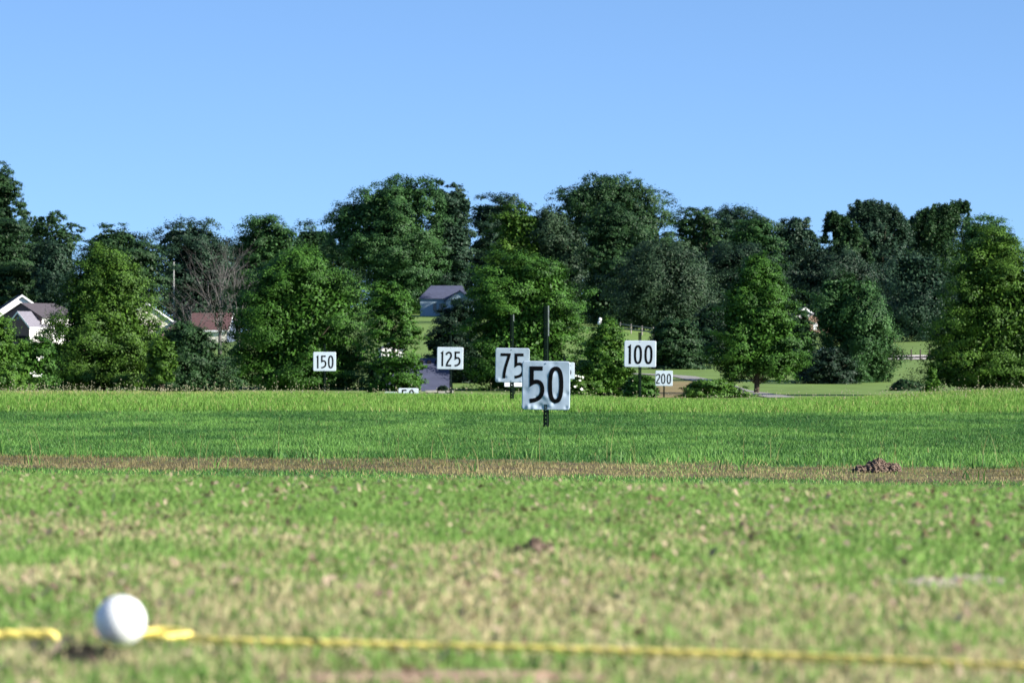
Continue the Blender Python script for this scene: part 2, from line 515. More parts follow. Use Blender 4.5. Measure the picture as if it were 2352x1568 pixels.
# tall loose stalks and broad tufts around the strip
XX, YY, HH, WW, TT, DD = [], [], [], [], [], []
for k in range(150):
    xx = random.uniform(-5, 5); yy = 29.3 - .6 * xx + random.choice([1.9, 1.9, 2.6, 0.3, -1.3]) + random.gauss(0, .5)
    nn = random.choice([1, 1, 2, 3, 9]); big = nn == 9
    for q in range(nn):
        XX.append(xx + random.gauss(0, .03 if not big else .05)); YY.append(yy + random.gauss(0, .05))
        HH.append(random.uniform(.10, .30) if not big else random.uniform(.07, .13)); WW.append(.0035 if not big else .009)
        TT.append(random.random()); DD.append(float(random.random() < .55) if not big else 0.0)
Vb, Qb, A = blades(np.array(XX), np.array(YY), np.array(HH), np.array(WW), .45, 81, segs=4, tint=np.array(TT), dry=np.array(DD))
tag(link('grass_stalks', np_mesh('grass_stalks', Vb, Qb, A), M_mid), 'loose tall grass stalks and tufts along the bare strip', 'grass', kind='stuff')


# ------------------------------------------------------------------ soil lumps
def lump(n_lobe, w, d, h, seed, sub=3, rough=.35):
    bm = bmesh.new()
    r2 = random.Random(seed)
    for k in range(n_lobe):
        if n_lobe == 1: c, s = Vector((0, 0, h * .35)), Vector((w / 2, d / 2, h * .62))
        else:
            a = r2.uniform(0, 6.28); q = r2.uniform(0, 1) ** .6
            c = Vector((math.cos(a) * q * w * .38, math.sin(a) * q * d * .38, h * (.62 * (1 - q) + .1)))
            f = r2.uniform(.16, .30) * (1.25 - .5 * q)
            s = Vector((w * f, d * f, h * f * 1.6))
        ret = bmesh.ops.create_icosphere(bm, subdivisions=sub, radius=1.0)
        off = Vector((r2.uniform(0, 99), r2.uniform(0, 99), r2.uniform(0, 99)))
        from mathutils import noise as mn
        for vv in ret['verts']:
            p = vv.co.copy()
            nn = mn.noise(p * 1.6 + off) * rough + mn.noise(p * 4.2 + off) * rough * .55
            vv.co = Vector((p.x * s.x, p.y * s.y, p.z * s.z)) * (1 + nn) + c
    me = bpy.data.meshes.new('lump'); bm.to_mesh(me); bm.free()
    return me


M_soil = simple('crumbled_soil', (0.145, 0.105, 0.08), .95, .1, noise=.45, nscale=60, bump=.8, bscale=200)
M_soil2 = simple('dry_clod', (0.24, 0.165, 0.105), .95, .1, noise=.4, nscale=150, bump=.8, bscale=400)
M_sand = simple('dry_sand', (0.42, 0.35, 0.28), .95, .1, noise=.3, nscale=60, bump=.6, bscale=200)
Ym = 28.0
xm = wx(2017, Ym)
def heap(w, d, h, n, seed):
    """crumbly heap: a core of soil with many crumbs, one main peak and two shoulders"""
    from mathutils import noise as mn
    r2 = random.Random(seed); bm = bmesh.new()
    prof = lambda x_, y_: h * (max(0, 1 - ((x_ + .0 * w) / (.27 * w)) ** 2 - (y_ / (.42 * d)) ** 2) ** .8 * .88 + .52 * max(0, 1 - ((x_ - .34 * w) / (.15 * w)) ** 2 - (y_ / (.3 * d)) ** 2) ** .6 + .34 * max(0, 1 - ((x_ + .34 * w) / (.17 * w)) ** 2 - (y_ / (.3 * d)) ** 2) ** .6)
    gn = 44; grid = []
    for j in range(gn):
        for i in range(gn):
            x_, y_ = (i / (gn - 1) - .5) * w * 1.06, (j / (gn - 1) - .5) * d * 1.06
            q = Vector((x_ / w, y_ / w, seed))
            p0 = prof(x_ + w * .05 * mn.noise(q * 6), y_ + w * .05 * mn.noise(q * 6 + Vector((9, 0, 0))))
            z_ = p0 * (.86 + .42 * mn.noise(q * 9) + .30 * mn.noise(q * 22) + .22 * mn.noise(q * 48)) - h * .05
            grid.append(bm.verts.new((x_, y_, z_)))
    for j in range(gn - 1):
        for i in range(gn - 1): bm.faces.new((grid[j * gn + i], grid[j * gn + i + 1], grid[(j + 1) * gn + i + 1], grid[(j + 1) * gn + i]))
    for k in range(n):
        x_, y_ = r2.uniform(-.5, .5) * w, r2.uniform(-.45, .35) * d
        z_ = prof(x_, y_)
        if z_ <= 0 and r2.random() < .85: continue
        z_ *= r2.uniform(.8, 1.0)
        rad = r2.choice([.003, .004, .005, .007, .010, .013]) * r2.uniform(.7, 1.2) * w / .28
        ret = bmesh.ops.create_icosphere(bm, subdivisions=2, radius=1.0)
        off = Vector((r2.uniform(0, 99), r2.uniform(0, 99), 0)); sx, sy, sz = [rad * r2.uniform(.7, 1.3) for _ in range(3)]
        for vv in ret['verts']:
            p = vv.co.copy(); f_ = 1 + mn.noise(p * 1.5 + off) * .8 + mn.noise(p * 4 + off) * .5
            vv.co = Vector((p.x * sx * f_ + x_, p.y * sy * f_ + y_, p.z * sz * f_ + z_))
    me = bpy.data.meshes.new('heap'); bm.to_mesh(me); bm.free()
    return me


o = link('dirt_mound', heap(.29, .22, .088, 420, 4), M_soil, None, (xm, Ym, float(gz(xm, Ym)) + .008))
tag(o, 'crumbly reddish brown heap of dug up soil on the right end of the bare strip', 'dirt mound')

clods = [  # xd, yd, width px, height px, lobes, label
    (1228, 1262, 92, 26, 9, 'wide flat reddish brown clod of earth, the largest on the tee below the nearest sign'),
    (1500, 1287, 38, 16, 4, 'small dark clod lying right of and just nearer than the largest clod'),
    (638, 1130, 26, 16, 3, 'small dark clod near the far tee edge, under the sign numbered 150'),
    (1706, 1216, 58, 18, 5, 'low brown clod in the turf between the largest clod and the dirt mound'),
    (2106, 1168, 52, 20, 5, 'upright brown clod near the right end of the tee, just nearer than the dirt mound'),
    (2032, 1148, 34, 14, 3, 'thin dark clod just below the dirt mound at the tee edge'),
    (2172, 1172, 40, 14, 3, 'pale tan clod at the right end of the tee beside the upright brown clod'),
    (1494, 1148, 40, 14, 3, 'pale brown clod at the far tee edge, right of the nearest signpost'),
    (2124, 1232, 34, 16, 3, 'dark clod in the tee turf beyond the pale sand patches'),
    (255, 1106, 18, 12, 2, 'tiny dark clod on the far edge of the tee at the left'),
    (1032, 1099, 46, 8, 3, 'long tan clod on the very far edge of the tee left of the nearest signpost'),
    (770, 1198, 22, 10, 2, 'tiny dark clod in the left half of the tee, alone amid green turf'),
    (2310, 1243, 46, 14, 4, 'pale clod near the right border of the tee'),
]
for k, (xd, yd, wp, hp, nl, lab) in enumerate(clods):
    Yc = min(.235 * F / (yd + 2 - HY), 8.6)
    xc = wx(xd, Yc); w_ = wp / F * Yc; h_ = hp / F * Yc
    o = link('dirt_clod', heap(w_, w_ * .7, h_ * (.62 if k else 1.0) + .009, 110, 50 + k), M_soil2 if k % 3 else M_soil, None, (xc, Yc, float(gz(xc, Yc)) + .003))
    tag(o, lab, 'dirt clod', 'dirt clods scattered over the tee')
for k, (xd, Yp, w_, d_, lab) in enumerate(((2130, 4.70, .075, .2, 'pale bare sand patch in the turf, the left one of the pair'), (2240, 4.77, .062, .18, 'pale bare sand patch in the turf, the right one of the pair'),
                             (1000, 3.30, .26, .13, 'bare tan earth at the bottom border of the picture below the rope'))):
    o = link('bare_patch', lump(1, w_, d_, .0075, 80 + k, 4, .5), M_sand if k < 2 else simple('tan_earth', (.36, .25, .17), .95, .1, noise=.3, nscale=80, bump=.5, bscale=200), None, (wx(xd, Yp), Yp, -.002))
    tag(o, lab, 'bare patch', 'bare patches in the tee turf')

o = link('divot', heap(.075, .13, .006, 40, 77), simple('hollow_shade', (.022, .02, .014), .95, .1, noise=.3, nscale=150), None, (wx(172, 3.575), 3.575, .001))  # near-black colour stands for the shadow in the hollow beside the ball
tag(o, 'dark moist divot in the turf just left of the golf ball', 'divot')  # dark lump stands for the shadowed hollow, not moist soil

# ------------------------------------------------------------------ golf ball
bm = bmesh.new()
bmesh.ops.create_icosphere(bm, subdivisions=6, radius=1.0)
vs = np.array([v.co[:] for v in bm.verts])
nd = 336
kk = np.arange(nd) + .5
ph = np.arccos(1 - 2 * kk / nd); th = np.pi * (1 + 5 ** .5) * kk
D = np.stack([np.cos(th) * np.sin(ph), np.sin(th) * np.sin(ph), np.cos(ph)], -1)
cosd = (vs @ D.T).max(1)
ang = np.arccos(np.clip(cosd, -1, 1))
dep = np.clip(1 - (ang / .088) ** 2, 0, None) * .012
vs = vs * (1 - dep)[:, None] * .02135
for v, c in zip(bm.verts, vs): v.co = c
me = bpy.data.meshes.new('golf_ball'); bm.to_mesh(me); bm.free()
me.polygons.foreach_set('use_smooth', np.ones(len(me.polygons), dtype=bool))
o = link('golf_ball', me, simple('ball_white', (.82, .82, .80), .35, .5), None, (BALL[0], BALL[1], wz(1425, 3.66)))
tag(o, 'white golf ball resting in short grass against the yellow rope', 'golf ball')

# ------------------------------------------------------------------ yellow rope: two twisted strands with a slack kink beside the ball
path = []
for i in range(len(ROPE) - 1):
    for k in range(14):
        t = k / 14
        path.append((RPX[i] * (1 - t) + RPX[i + 1] * t, RPY[i] * (1 - t) + RPY[i + 1] * t))
path = np.array(path)
for q in range(3):
    path[1:-1] = (path[:-2] + path[1:-1] * 2 + path[2:]) / 4
xd_p = path[:, 0] / path[:, 1] * F + CX
zc = np.full(len(path), .0078) + (fbm(path[:, 0] * 9, path[:, 1] * 0, 91) - .5) * .0015
zc -= .022 * np.exp(-((xd_p - 190) / 58) ** 8)
zc -= .010 * sstep(2330, 2470, xd_p)
seg = np.concatenate([[0], np.cumsum(np.linalg.norm(np.diff(path, axis=0), axis=1))])
sf = np.linspace(0, seg[-1], 620)
pf = np.stack([np.interp(sf, seg, path[:, 0]), np.interp(sf, seg, path[:, 1]), np.interp(sf, seg, zc)], -1)
xdf = pf[:, 0] / pf[:, 1] * F + CX
thick = np.where(xdf < 150, 1.35, 1.0)
mb = MB()
for k in range(2):
    a_ = sf / .034 * 2 * np.pi + k * np.pi
    off = np.stack([0 * a_, np.cos(a_), np.sin(a_)], -1) * .0007 * thick[:, None]
    mb.tube(pf + off, list(.0024 * thick), 7)
# a slack fold of the rope lying beside the ball
lp = []
for k in range(30):
    t = k / 29
    lp.append((wx(318 + 120 * t, 3.70), 3.70 - .012 * t + .012 * math.sin(t * math.pi), .0105 + .0025 * math.sin(t * math.pi)))
for k in range(1, 16):
    a_ = k / 15 * math.pi
    lp.append((lp[29][0] - .010 + .010 * math.cos(a_), 3.688 - .016 * math.sin(a_ / 2), .0105 - .001 * k / 15))
mb.tube(lp, .0031, 8)
M_rope = simple('yellow_poly', (.86, .70, .18), .5, .3, noise=.22, nscale=70)
o = mb.build('rope', M_rope, smooth=True)
tag(o, 'thin yellow twisted rope stretched along the turf, marking the tee line', 'rope')

# ------------------------------------------------------------------ yardage signs
def bez(B, n=15):
    return [tuple(sum(c * b[i] for c, b in zip(((1 - t) ** 3, 3 * t * (1 - t) ** 2, 3 * t * t * (1 - t), t ** 3), B)) for i in (0, 1)) for t in [k / (n - 1) for k in range(n)]]


def digit_path(ch):
    """one centre line in units of the digit height, x from 0"""
    if ch == '0':
        pts = []
        for k in range(49):
            a_ = 2 * math.pi * k / 48
            c, q = math.cos(a_), math.sin(a_)
            e = 2 / 2.5
            pts.append((.21 + .155 * math.copysign(abs(c) ** e, c), .5 + .445 * math.copysign(abs(q) ** e, q)))
        return pts
    if ch == '1': return [(.0, .86), (.085, .93), (.085, 0)]
    if ch == '5': return [(.38, .945), (.075, .945), (.075, .535)] + bez([(.075, .535), (.16, .60), (.37, .64), (.375, .36)]) + bez([(.375, .36), (.375, .16), (.24, .07), (.03, .055)])
    if ch == '7': return [(0, .945), (.345, .945)] + bez([(.345, .945), (.30, .72), (.145, .42), (.135, 0)])
    if ch == '2': return bez([(.03, .77), (.07, 1.0), (.36, 1.0), (.355, .74)]) + bez([(.355, .74), (.35, .50), (.10, .40), (.06, .055)]) + [(.37, .055)]


def stroke(pts, w, surf, th):
    """flat mitred stroke lying on the plate surface y = surf(x, z), facing -Y"""
    mb = MB()
    clean = []
    for p in pts:
        p = Vector((p[0], p[1]))
        if not clean or (p - clean[-1]).length > 1e-5:
            if clean and (p - clean[-1]).length > .03:
                q0 = clean[-1].copy(); n_ = int((p - q0).length / .02)
                for k in range(1, n_): clean.append(q0.lerp(p, k / n_))
            clean.append(p)
    pts = clean; n = len(pts)
    closed = (pts[0] - pts[-1]).length < 1e-3
    for i in range(n):
        if closed: t0 = (pts[i] - pts[i - 1 if i > 0 else n - 2]).normalized(); t1 = (pts[i + 1 if i < n - 1 else 1] - pts[i]).normalized()
        else:
            t0 = (pts[i] - pts[i - 1]).normalized() if i > 0 else (pts[1] - pts[0]).normalized()
            t1 = (pts[i + 1] - pts[i]).normalized() if i < n - 1 else t0
        t = (t0 + t1).normalized(); q = Vector((-t.y, t.x))
        ml = 1 / max(.45, t.dot(t0))
        for sgn in (1, .33, -.33, -1):
            p = pts[i] + q * (w / 2) * sgn * ml
            y0 = float(surf(p.x, p.y))
            mb.v.append((p.x, y0 - .0035, p.y)); mb.v.append((p.x, y0 - .0035 - th, p.y))
    for i in range(n - 1):
        a_, b_ = i * 8, (i + 1) * 8
        for k in range(3): mb.f.append((a_ + 2 * k + 1, b_ + 2 * k + 1, b_ + 2 * k + 3, a_ + 2 * k + 3))
        mb.f.append((a_, b_, b_ + 1, a_ + 1)); mb.f.append((a_ + 6, a_ + 7, b_ + 7, b_ + 6))
    if not closed:
        for a_ in (0, (n - 1) * 8): mb.f.append((a_, a_ + 1, a_ + 3, a_ + 5, a_ + 7, a_ + 6))
    return mb


def round_plate(w, h, rad, th, name, mat, parent, z0, dents=0, seed=0):
    """rounded rectangle plate facing -Y, bottom at z0, a grid so it can carry dents"""
    nx = nz_ = 49
    r2 = np.random.default_rng(seed)
    gx, gzz = np.meshgrid(np.linspace(-w / 2, w / 2, nx), np.linspace(0, h, nz_))
    # pull the corners in to the rounded outline
    cx = np.clip(gx, -w / 2 + rad, w / 2 - rad); cz = np.clip(gzz, rad, h - rad)
    dx, dz = gx - cx, gzz - cz
    m_ = np.maximum(np.abs(dx), np.abs(dz)); l_ = np.sqrt(dx ** 2 + dz ** 2)
    f_ = np.where(l_ > 1e-9, m_ / np.maximum(l_, 1e-9), 1)
    gx, gzz = cx + dx * f_, cz + dz * f_
    dl = []
    for k in range(dents):
        px, pz = r2.uniform(-w / 2, w / 2) * .9, r2.choice([r2.uniform(.02, .16), r2.uniform(.05, .95), r2.uniform(.0, .1)]) * h
        s_ = r2.uniform(.012, .032)
        dl.append((px, pz, s_, r2.choice([-1, 1, 1]) * r2.uniform(.005, .011)))

    def surf(x_, z_):
        x_ = np.asarray(x_, float); z_ = np.asarray(z_, float)
        q = sum([am * np.exp(-((x_ - px) ** 2 + (z_ - pz) ** 2) / (2 * s_ ** 2)) for px, pz, s_, am in dl], np.zeros_like(x_))
        q = q + (fbm(x_ * 4 + seed + 50, z_ * 4 + 50, 5) - .5) * (.012 if dents else .004)
        return q + (.010 if dents else 0) * ((x_ / (w / 2)) ** 2) * np.sin(z_ * 6)
    y_ = surf(gx, gzz)
    Vf = np.stack([gx, y_ - th, gzz + z0], -1).reshape(-1, 3); Vk = np.stack([gx, y_, gzz + z0], -1).reshape(-1, 3)
    ii = np.arange(nx * nz_).reshape(nz_, nx)
    Qf = np.stack([ii[:-1, :-1], ii[:-1, 1:], ii[1:, 1:], ii[1:, :-1]], -1).reshape(-1, 4)
    nF = nx * nz_
    Qk = Qf[:, ::-1] + nF
    ring = list(ii[0, :-1]) + list(ii[:-1, -1]) + list(ii[-1, :0:-1]) + list(ii[:0:-1, 0])
    Qs = np.array([(ring[i], ring[i] + nF, ring[(i + 1) % len(ring)] + nF, ring[(i + 1) % len(ring)]) for i in range(len(ring))])
    me = np_mesh(name, np.concatenate([Vf, Vk]), np.concatenate([Qf, Qk, Qs]), smooth=True)
    return link(name, me, mat, parent), surf


M_post = simple('green_enamel', (.004, .011, .007), .6, .1, noise=.3, nscale=30)
M_wornedge = simple('worn_zinc', (.42, .45, .42), .4, .5, metal=.3, noise=.4, nscale=25)
M_black = simple('black_sheeting', (.003, .0035, .004), .75, .08)
M_bolt = simple('zinc_bolt', (.45, .47, .5), .4, .5, metal=.8)


def plate_mat(name, col):
    m = simple(name, col, .32, .55, noise=.06, nscale=6)
    return m


M_pl_blue = plate_mat('weathered_sheeting', (.40, .48, .57))
M_pl_pale = plate_mat('white_sheeting', (.54, .61, .68))
M_pl_white = plate_mat('fresh_white_sheeting', (.75, .77, .80))


def sign(text, xd, Y, top_yd, bot_yd, post_top_yd, w, base_z, mat, label, dh, layout, tilt=0, yaw=0, dents=0, post_w=.073, seed=0, post_dx=0.0, dbase=.085):
    """U-channel post with a rounded plate; layout = left edge of every digit as a fraction of the plate width"""
    x = wx(xd, Y)
    root = empty('yardage_sign', (x, Y, base_z), yaw, label, 'yardage sign', 'numbered yardage signs')
    zt = wz(post_top_yd, Y) - base_z; zb = wz(bot_yd, Y) - base_z; h = wz(top_yd, Y) - base_z - zb
    # post: hat section, perforated web, open side to the back
    mb = MB()
    pw = post_w; web = pw * .42; dp = pw * .45; t = .003
    pitch = .025 * 2; hole = .014
    z = -.25
    while z < zt:
        z2 = min(z + pitch, zt)
        mb.box(-web / 2, -hole / 2, -t, 0, z, z2)
        mb.box(hole / 2, web / 2, -t, 0, z, z2)
        mb.box(-hole / 2, hole / 2, -t, 0, z, min(z + pitch - hole, zt))
        z = z2
    for s in (-1, 1):
        mb.prism([(s * web / 2, -t, -.25), (s * (web / 2 + pw * .07), dp, -.25), (s * (web / 2 + pw * .07 + t), dp, -.25), (s * (web / 2 + t), -t, -.25)], (0, 0, zt + .25))
        xa, xb = sorted((s * (web / 2 + pw * .07), s * pw / 2))
        mb.box(xa, xb, dp, dp + t, -.25, zt)
    post = mb.build('post', M_post, root, (post_dx, .0, 0))
    e = MB(); e.box(pw / 2 - .011, pw / 2 + .0006, dp - .0012, dp + t + .0006, zt - (zt - zb - h) * (.55 if xd > 1200 else .2), zt + .0006)
    if Y < 80: e.build('worn_edge', M_wornedge, post)
    hinge = zb
    pl, surf = round_plate(w, h, .038, .002, 'plate', mat, root, 0, dents, seed)
    pl.location = (0, -.006, zb); pl.rotation_euler = (0, tilt, 0)
    H = dh
    for ch, lx in zip(text, layout):
        mb = stroke([((lx - .5) * w + p[0] * H, dbase + p[1] * H) for p in digit_path(ch)], .116 * H if len(text) == 2 else .12 * H, surf, .0012)
        mb.build('digit', M_black, pl)
    for q in ((.03, h - .03) if h > .1 else ()):
        y0 = float(surf(post_dx, q))
        b = MB(); b.tube([(post_dx, y0 - .002, q), (post_dx, y0 - .009, q)], .008, 6); b.build('bolt', M_bolt, pl)
    return root


def ground_at(xd, Y): return float(gz(wx(xd, Y), Y))


sign('50', 1253.5, 55.5, 829, 941, 702, .612, ground_at(1253, 55.5), M_pl_blue,
     'large dented square sign numbered 50 on a green steel post, nearest of all the signs', .46, (.145, .545), tilt=.012, yaw=math.radians(-9), dents=26, seed=3, post_dx=.0, dbase=.087)
sign('75', 1176.5, 78, 799, 878, 722, .61, ground_at(1176, 78), M_pl_blue,
     'square sign numbered 75, half covered by the larger sign in front of it', .445, (.155, .55), tilt=.012, yaw=math.radians(-8), dents=5, seed=5, post_dx=-.01, dbase=.07)
sign('100', 1470, 104.8, 782, 843, 763, .762, ground_at(1470, 104.8), M_pl_pale,
     'wide white sign numbered 100 standing alone right of the nearest sign', .45, (.13, .31, .64), tilt=.012, yaw=math.radians(-6), seed=6, post_dx=-.005, dbase=.075)
sign('125', 1033.5, 127, 797, 848, 770, .762, ground_at(1033, 127), M_pl_pale,
     'wide white sign numbered 125 in front of the blue grey roof', .43, (.16, .34, .66), tilt=.015, yaw=math.radians(-5), seed=7, post_dx=.02, dbase=.085)
sign('150', 745.5, 147, 808, 852, 790, .762, ground_at(745, 147), M_pl_pale,
     'wide white sign numbered 150 in front of the big bushy tree', .43, (.155, .34, .655), tilt=0, yaw=math.radians(-2), seed=8, dbase=.09)
sign('175', 1296, 163, 832, 870, 815, .762, ground_at(1296, 163), M_pl_pale,
     'mostly hidden white sign, a strip with part of a 5 showing beside the nearest sign', .43, (.15, .32, .60), tilt=0, yaw=math.radians(-4), seed=9, dbase=.085)
sign('200', 1525, 195, 851, 886, 845, .762, ground_at(1525, 195), M_pl_pale,
     'small distant white sign numbered 200 low over the straw coloured patch', .45, (.04, .33, .66), tilt=.01, yaw=math.radians(-4), seed=10, dbase=.09)
sign('', 1181, 168, 852, 888, 840, .762, ground_at(1181, 168), M_pl_white,
     'bright white sign showing only its lower edge beneath the sign numbered 75', .43, (), seed=11)
sign('50', 938, 134, 891, 937, 890.8, .61, ground_at(938, 134), M_pl_pale,
     'low square sign numbered 50 with only its top showing over the crest', .40, (.16, .52), seed=12, dbase=.165)
sign('', 898, 136, 899, 940, 898.8, .40, ground_at(898, 136), plate_mat('dull_sheeting', (.34, .42, .36)),
     'dull grey green board top just showing over the crest left of the low 50 sign', .40, (), seed=13)
# low stack of pale boards
Yb = 138
root = empty('board_stack', (wx(1008, Yb), Yb, ground_at(1008, Yb)), 0, 'low pale boards lying behind the crest below the 125 sign', 'boards')
zt = wz(896, Yb) - ground_at(1008, Yb)
M_board = simple('pale_board', (.33, .31, .27), .7, .2, noise=.3, nscale=6)
for k, (a_, b_, dz) in enumerate(((-.42, -.05, 0), (-.02, .2, -.02), (.24, .46, 0))):
    mb = MB(); mb.box(a_, b_, -.02, .02, zt - .07 + dz, zt + dz); mb.build('board', M_board, root)
mb = MB(); mb.box(-.40, .44, -.01, .01, zt - .22, zt - .10); mb.build('board', M_board, root)
M_sup = simple('dark_wood', (.05, .04, .03), .8, .2)
for a_ in (-.38, .0, .42):
    mb = MB(); mb.box(a_ - .03, a_ + .03, .021, .06, -.1, zt - .03); mb.build('support', M_sup, root)

# ------------------------------------------------------------------ trees
M_bark = simple('bark', (.075, .06, .045), .9, .1, noise=.4, nscale=6, bump=.6, bscale=12)
M_dead = simple('dead_wood', (.11, .10, .097), .9, .1, noise=.35, nscale=3)
LEAF = {
    'olive': leafy('leaf_olive', (.019, .056, .006), (.090, .180, .022), .14),
    'fresh': leafy('leaf_fresh', (.016, .056, .006), (.072, .180, .023), .14),
    'bright': leafy('leaf_bright', (.024, .076, .008), (.10, .205, .026), .18),
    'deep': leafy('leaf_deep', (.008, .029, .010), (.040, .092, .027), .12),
    'blue': leafy('leaf_blue', (.009, .028, .017), (.040, .084, .043), .12),
    'pine': leafy('needle_pine', (.007, .026, .009), (.037, .086, .027), .1),
    'hill': leafy('leaf_hill', (.013, .047, .013), (.060, .140, .038), .14),
    'grey': leafy('leaf_grey', (.014, .034, .017), (.052, .094, .042), .12),
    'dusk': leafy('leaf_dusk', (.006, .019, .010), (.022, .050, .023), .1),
}


def unit(a): return a / np.maximum(np.linalg.norm(a, axis=-1, keepdims=True), 1e-9)


TREES = {}


def tree(label, prof, Y, col, seed, n=12000, leaf=None, nb=46, squash=.8, rbk=.30, group=None, name='leafy_tree', cat='tree',
         trunk=.5, base=None, depth=.85, gap=0.0, spire=0.0, clump=.175, inner=.28, droop=0.0):
    r = np.random.default_rng(seed); n = int(n * (3.8 if Y < 480 else 3.4))
    prof = sorted(prof)
    if group == GF:
        gy = HY - (float(gz(wx((prof[-1][1] + prof[-1][2]) / 2, Y), Y)) - CZ) / Y * F
        if gy > prof[-1][0] + 12: prof = prof + [(gy - 4, prof[-1][1] + 6, prof[-1][2] - 6)]
    py = np.array([p[0] for p in prof], float); pl = np.array([p[1] for p in prof], float); pr = np.array([p[2] for p in prof], float)
    zt, zb = wz(py[0], Y), wz(py[-1], Y)
    cxd = (pl.min() + pr.max()) / 2 if base is None else base
    bx = wx(cxd, Y); bz = float(gz(bx, Y))
    root = empty(name, (bx, Y, bz), 0, label, cat, group)
    zs = np.array([wz(q, Y) for q in py]); L0 = wx(pl, Y); R0 = wx(pr, Y)
    o_ = np.argsort(zs)
    fl = lambda z: np.interp(z, zs[o_], L0[o_]); fr = lambda z: np.interp(z, zs[o_], R0[o_])
    nb = int(nb * .95); rbk *= 1.06
    Rmax = (R0 - L0).max() / 2; Hc = zt - zb
    if leaf is None: leaf = Y * (.00031 if Y < 480 else .00029)
    # bough centres
    cz = r.uniform(0, 1, nb * 6)
    zc = zb + Hc * cz
    wgt = (fr(zc) - fl(zc))
    kp = r.uniform(0, wgt.max(), len(zc)) < wgt
    zc = zc[kp][:nb]; nb_ = len(zc)
    hwid = (fr(zc) - fl(zc)) / 2; ctr = (fr(zc) + fl(zc)) / 2
    rb = np.minimum(Rmax * rbk * r.uniform(.6, 1.25, nb_), np.maximum(hwid * .95, Rmax * .10))
    zc = np.minimum(zc, zt - rb * squash * .85); zc = np.maximum(zc, zb + rb * squash * .6)
    hwid = (fr(zc) - fl(zc)) / 2; ctr = (fr(zc) + fl(zc)) / 2
    th = r.uniform(0, 2 * np.pi, nb_); q = np.sqrt(r.uniform(.30, 1, nb_))
    rr = np.maximum(hwid - rb * .85, 0) * q
    BC = np.stack([ctr + np.cos(th) * rr, Y + np.sin(th) * np.maximum(hwid - rb * .85, Rmax * .12) * q * depth, zc], -1)
    # sub-clumps on each bough
    m_ = 12
    dirs = unit(r.normal(0, 1, (nb_, m_, 3)) + np.array([0, 0, .35 - droop]))
    asp = np.array([1, 1, squash])
    CC = BC[:, None] + dirs * rb[:, None, None] * asp * r.uniform(.72, 1.12, (nb_, m_, 1))
    wcl = np.repeat(rb ** 2, m_); wcl = wcl / wcl.sum()
    idx = r.choice(nb_ * m_, n, p=wcl)
    bi = idx // m_
    C = CC.reshape(-1, 3)[idx]; dcl = dirs.reshape(-1, 3)[idx]
    off = r.normal(0, 1, (n, 3)) * (rb[bi] * clump)[:, None] * np.array([1, 1, squash * .9 + spire])
    pos = C + off
    if droop: pos[:, 2] -= np.abs(r.normal(0, droop, n)) * rb[bi]
    nin = int(n * inner)
    if nin:   # sparse leaves through the inside so the crown is not hollow
        zi = zb + Hc * r.uniform(.05, .9, nin)
        hi = (fr(zi) - fl(zi)) / 2 * .55; ci = (fr(zi) + fl(zi)) / 2
        a_ = r.uniform(0, 6.28, nin); qq = np.sqrt(r.uniform(0, 1, nin))
        pin = np.stack([ci + np.cos(a_) * hi * qq, Y + np.sin(a_) * hi * qq * depth, zi], -1)
        pos = np.concatenate([pos, pin]); dcl = np.concatenate([dcl, unit(r.normal(0, 1, (nin, 3)))]); off = np.concatenate([off, r.normal(0, .2, (nin, 3))])
    if spire:   # upright shoots standing out of the top
        ns = 19; per = n // 34; sp = []
        for k in range(ns):
            x_ = L0.min() + (R0.max() - L0.min()) * (k + r.uniform(.1, .9)) / ns
            zz_ = np.linspace(zb, zt, 200); ok = (fl(zz_) <= x_) & (fr(zz_) >= x_)
            if not ok.any(): continue
            zk = zz_[ok].max(); hk = Rmax * r.uniform(.22, .48); wk = Rmax * r.uniform(.055, .085)
            q = 1 - 1.6 * np.sqrt(r.uniform(0, 1, per))
            sp.append(np.stack([x_ + r.normal(0, 1, per) * wk * (.95 - .5 * q) * (1 + .25 * np.sin(q * 9 + k)) + q * r.uniform(-.05, .05) * Rmax, Y + r.uniform(-.4, .4) * Rmax + r.normal(0, 1, per) * wk, zk + q * hk - hk * .45], -1))
        sp = np.concatenate(sp)
        j = r.choice(n, len(sp), replace=False); pos[j] = sp
    # stretch every storey of the crown to its measured breadth and the top to its height
    ed = np.linspace(zb, zt, 11); sc_ = []; cc_ = []
    for a0, a1 in zip(ed[:-1], ed[1:]):
        mk = (pos[:, 2] > a0) & (pos[:, 2] < a1); zm = (a0 + a1) / 2
        hh, c0 = (fr(zm) - fl(zm)) / 2, (fr(zm) + fl(zm)) / 2
        if mk.sum() > 20:
            lo_, hi_ = np.percentile(pos[mk, 0], (6, 94)); sc_.append(np.clip(1.72 * hh / max(hi_ - lo_, .1), .75, 2.2)); cc_.append((lo_ + hi_) / 2 - c0)
        else: sc_.append(1); cc_.append(0)
    em = (ed[:-1] + ed[1:]) / 2
    ctrp = (fr(pos[:, 2]) + fl(pos[:, 2])) / 2
    pos[:, 0] = ctrp + (pos[:, 0] - np.interp(pos[:, 2], em, cc_) - ctrp) * np.interp(pos[:, 2], em, sc_)
    pos[:, 2] += (zt - np.percentile(pos[:, 2], 99.6)) * sstep(.5, 1, (pos[:, 2] - zb) / Hc)
    N = len(pos)
    axis = np.stack([ctrp, np.full(N, Y), np.full(N, zb + Hc * .45)], -1)
    outw = unit((pos - axis) * np.array([1, 1, .8]))
    nrm = unit(dcl * 1.0 + unit(off) * .45 + outw * .75 + np.array([0, 0, .2]) + r.normal(0, .5, (N, 3)))
    t1 = unit(np.cross(nrm, r.normal(0, 1, (N, 3)))); t2 = np.cross(nrm, t1)
    ls = leaf * r.uniform(.6, 1.35, N)
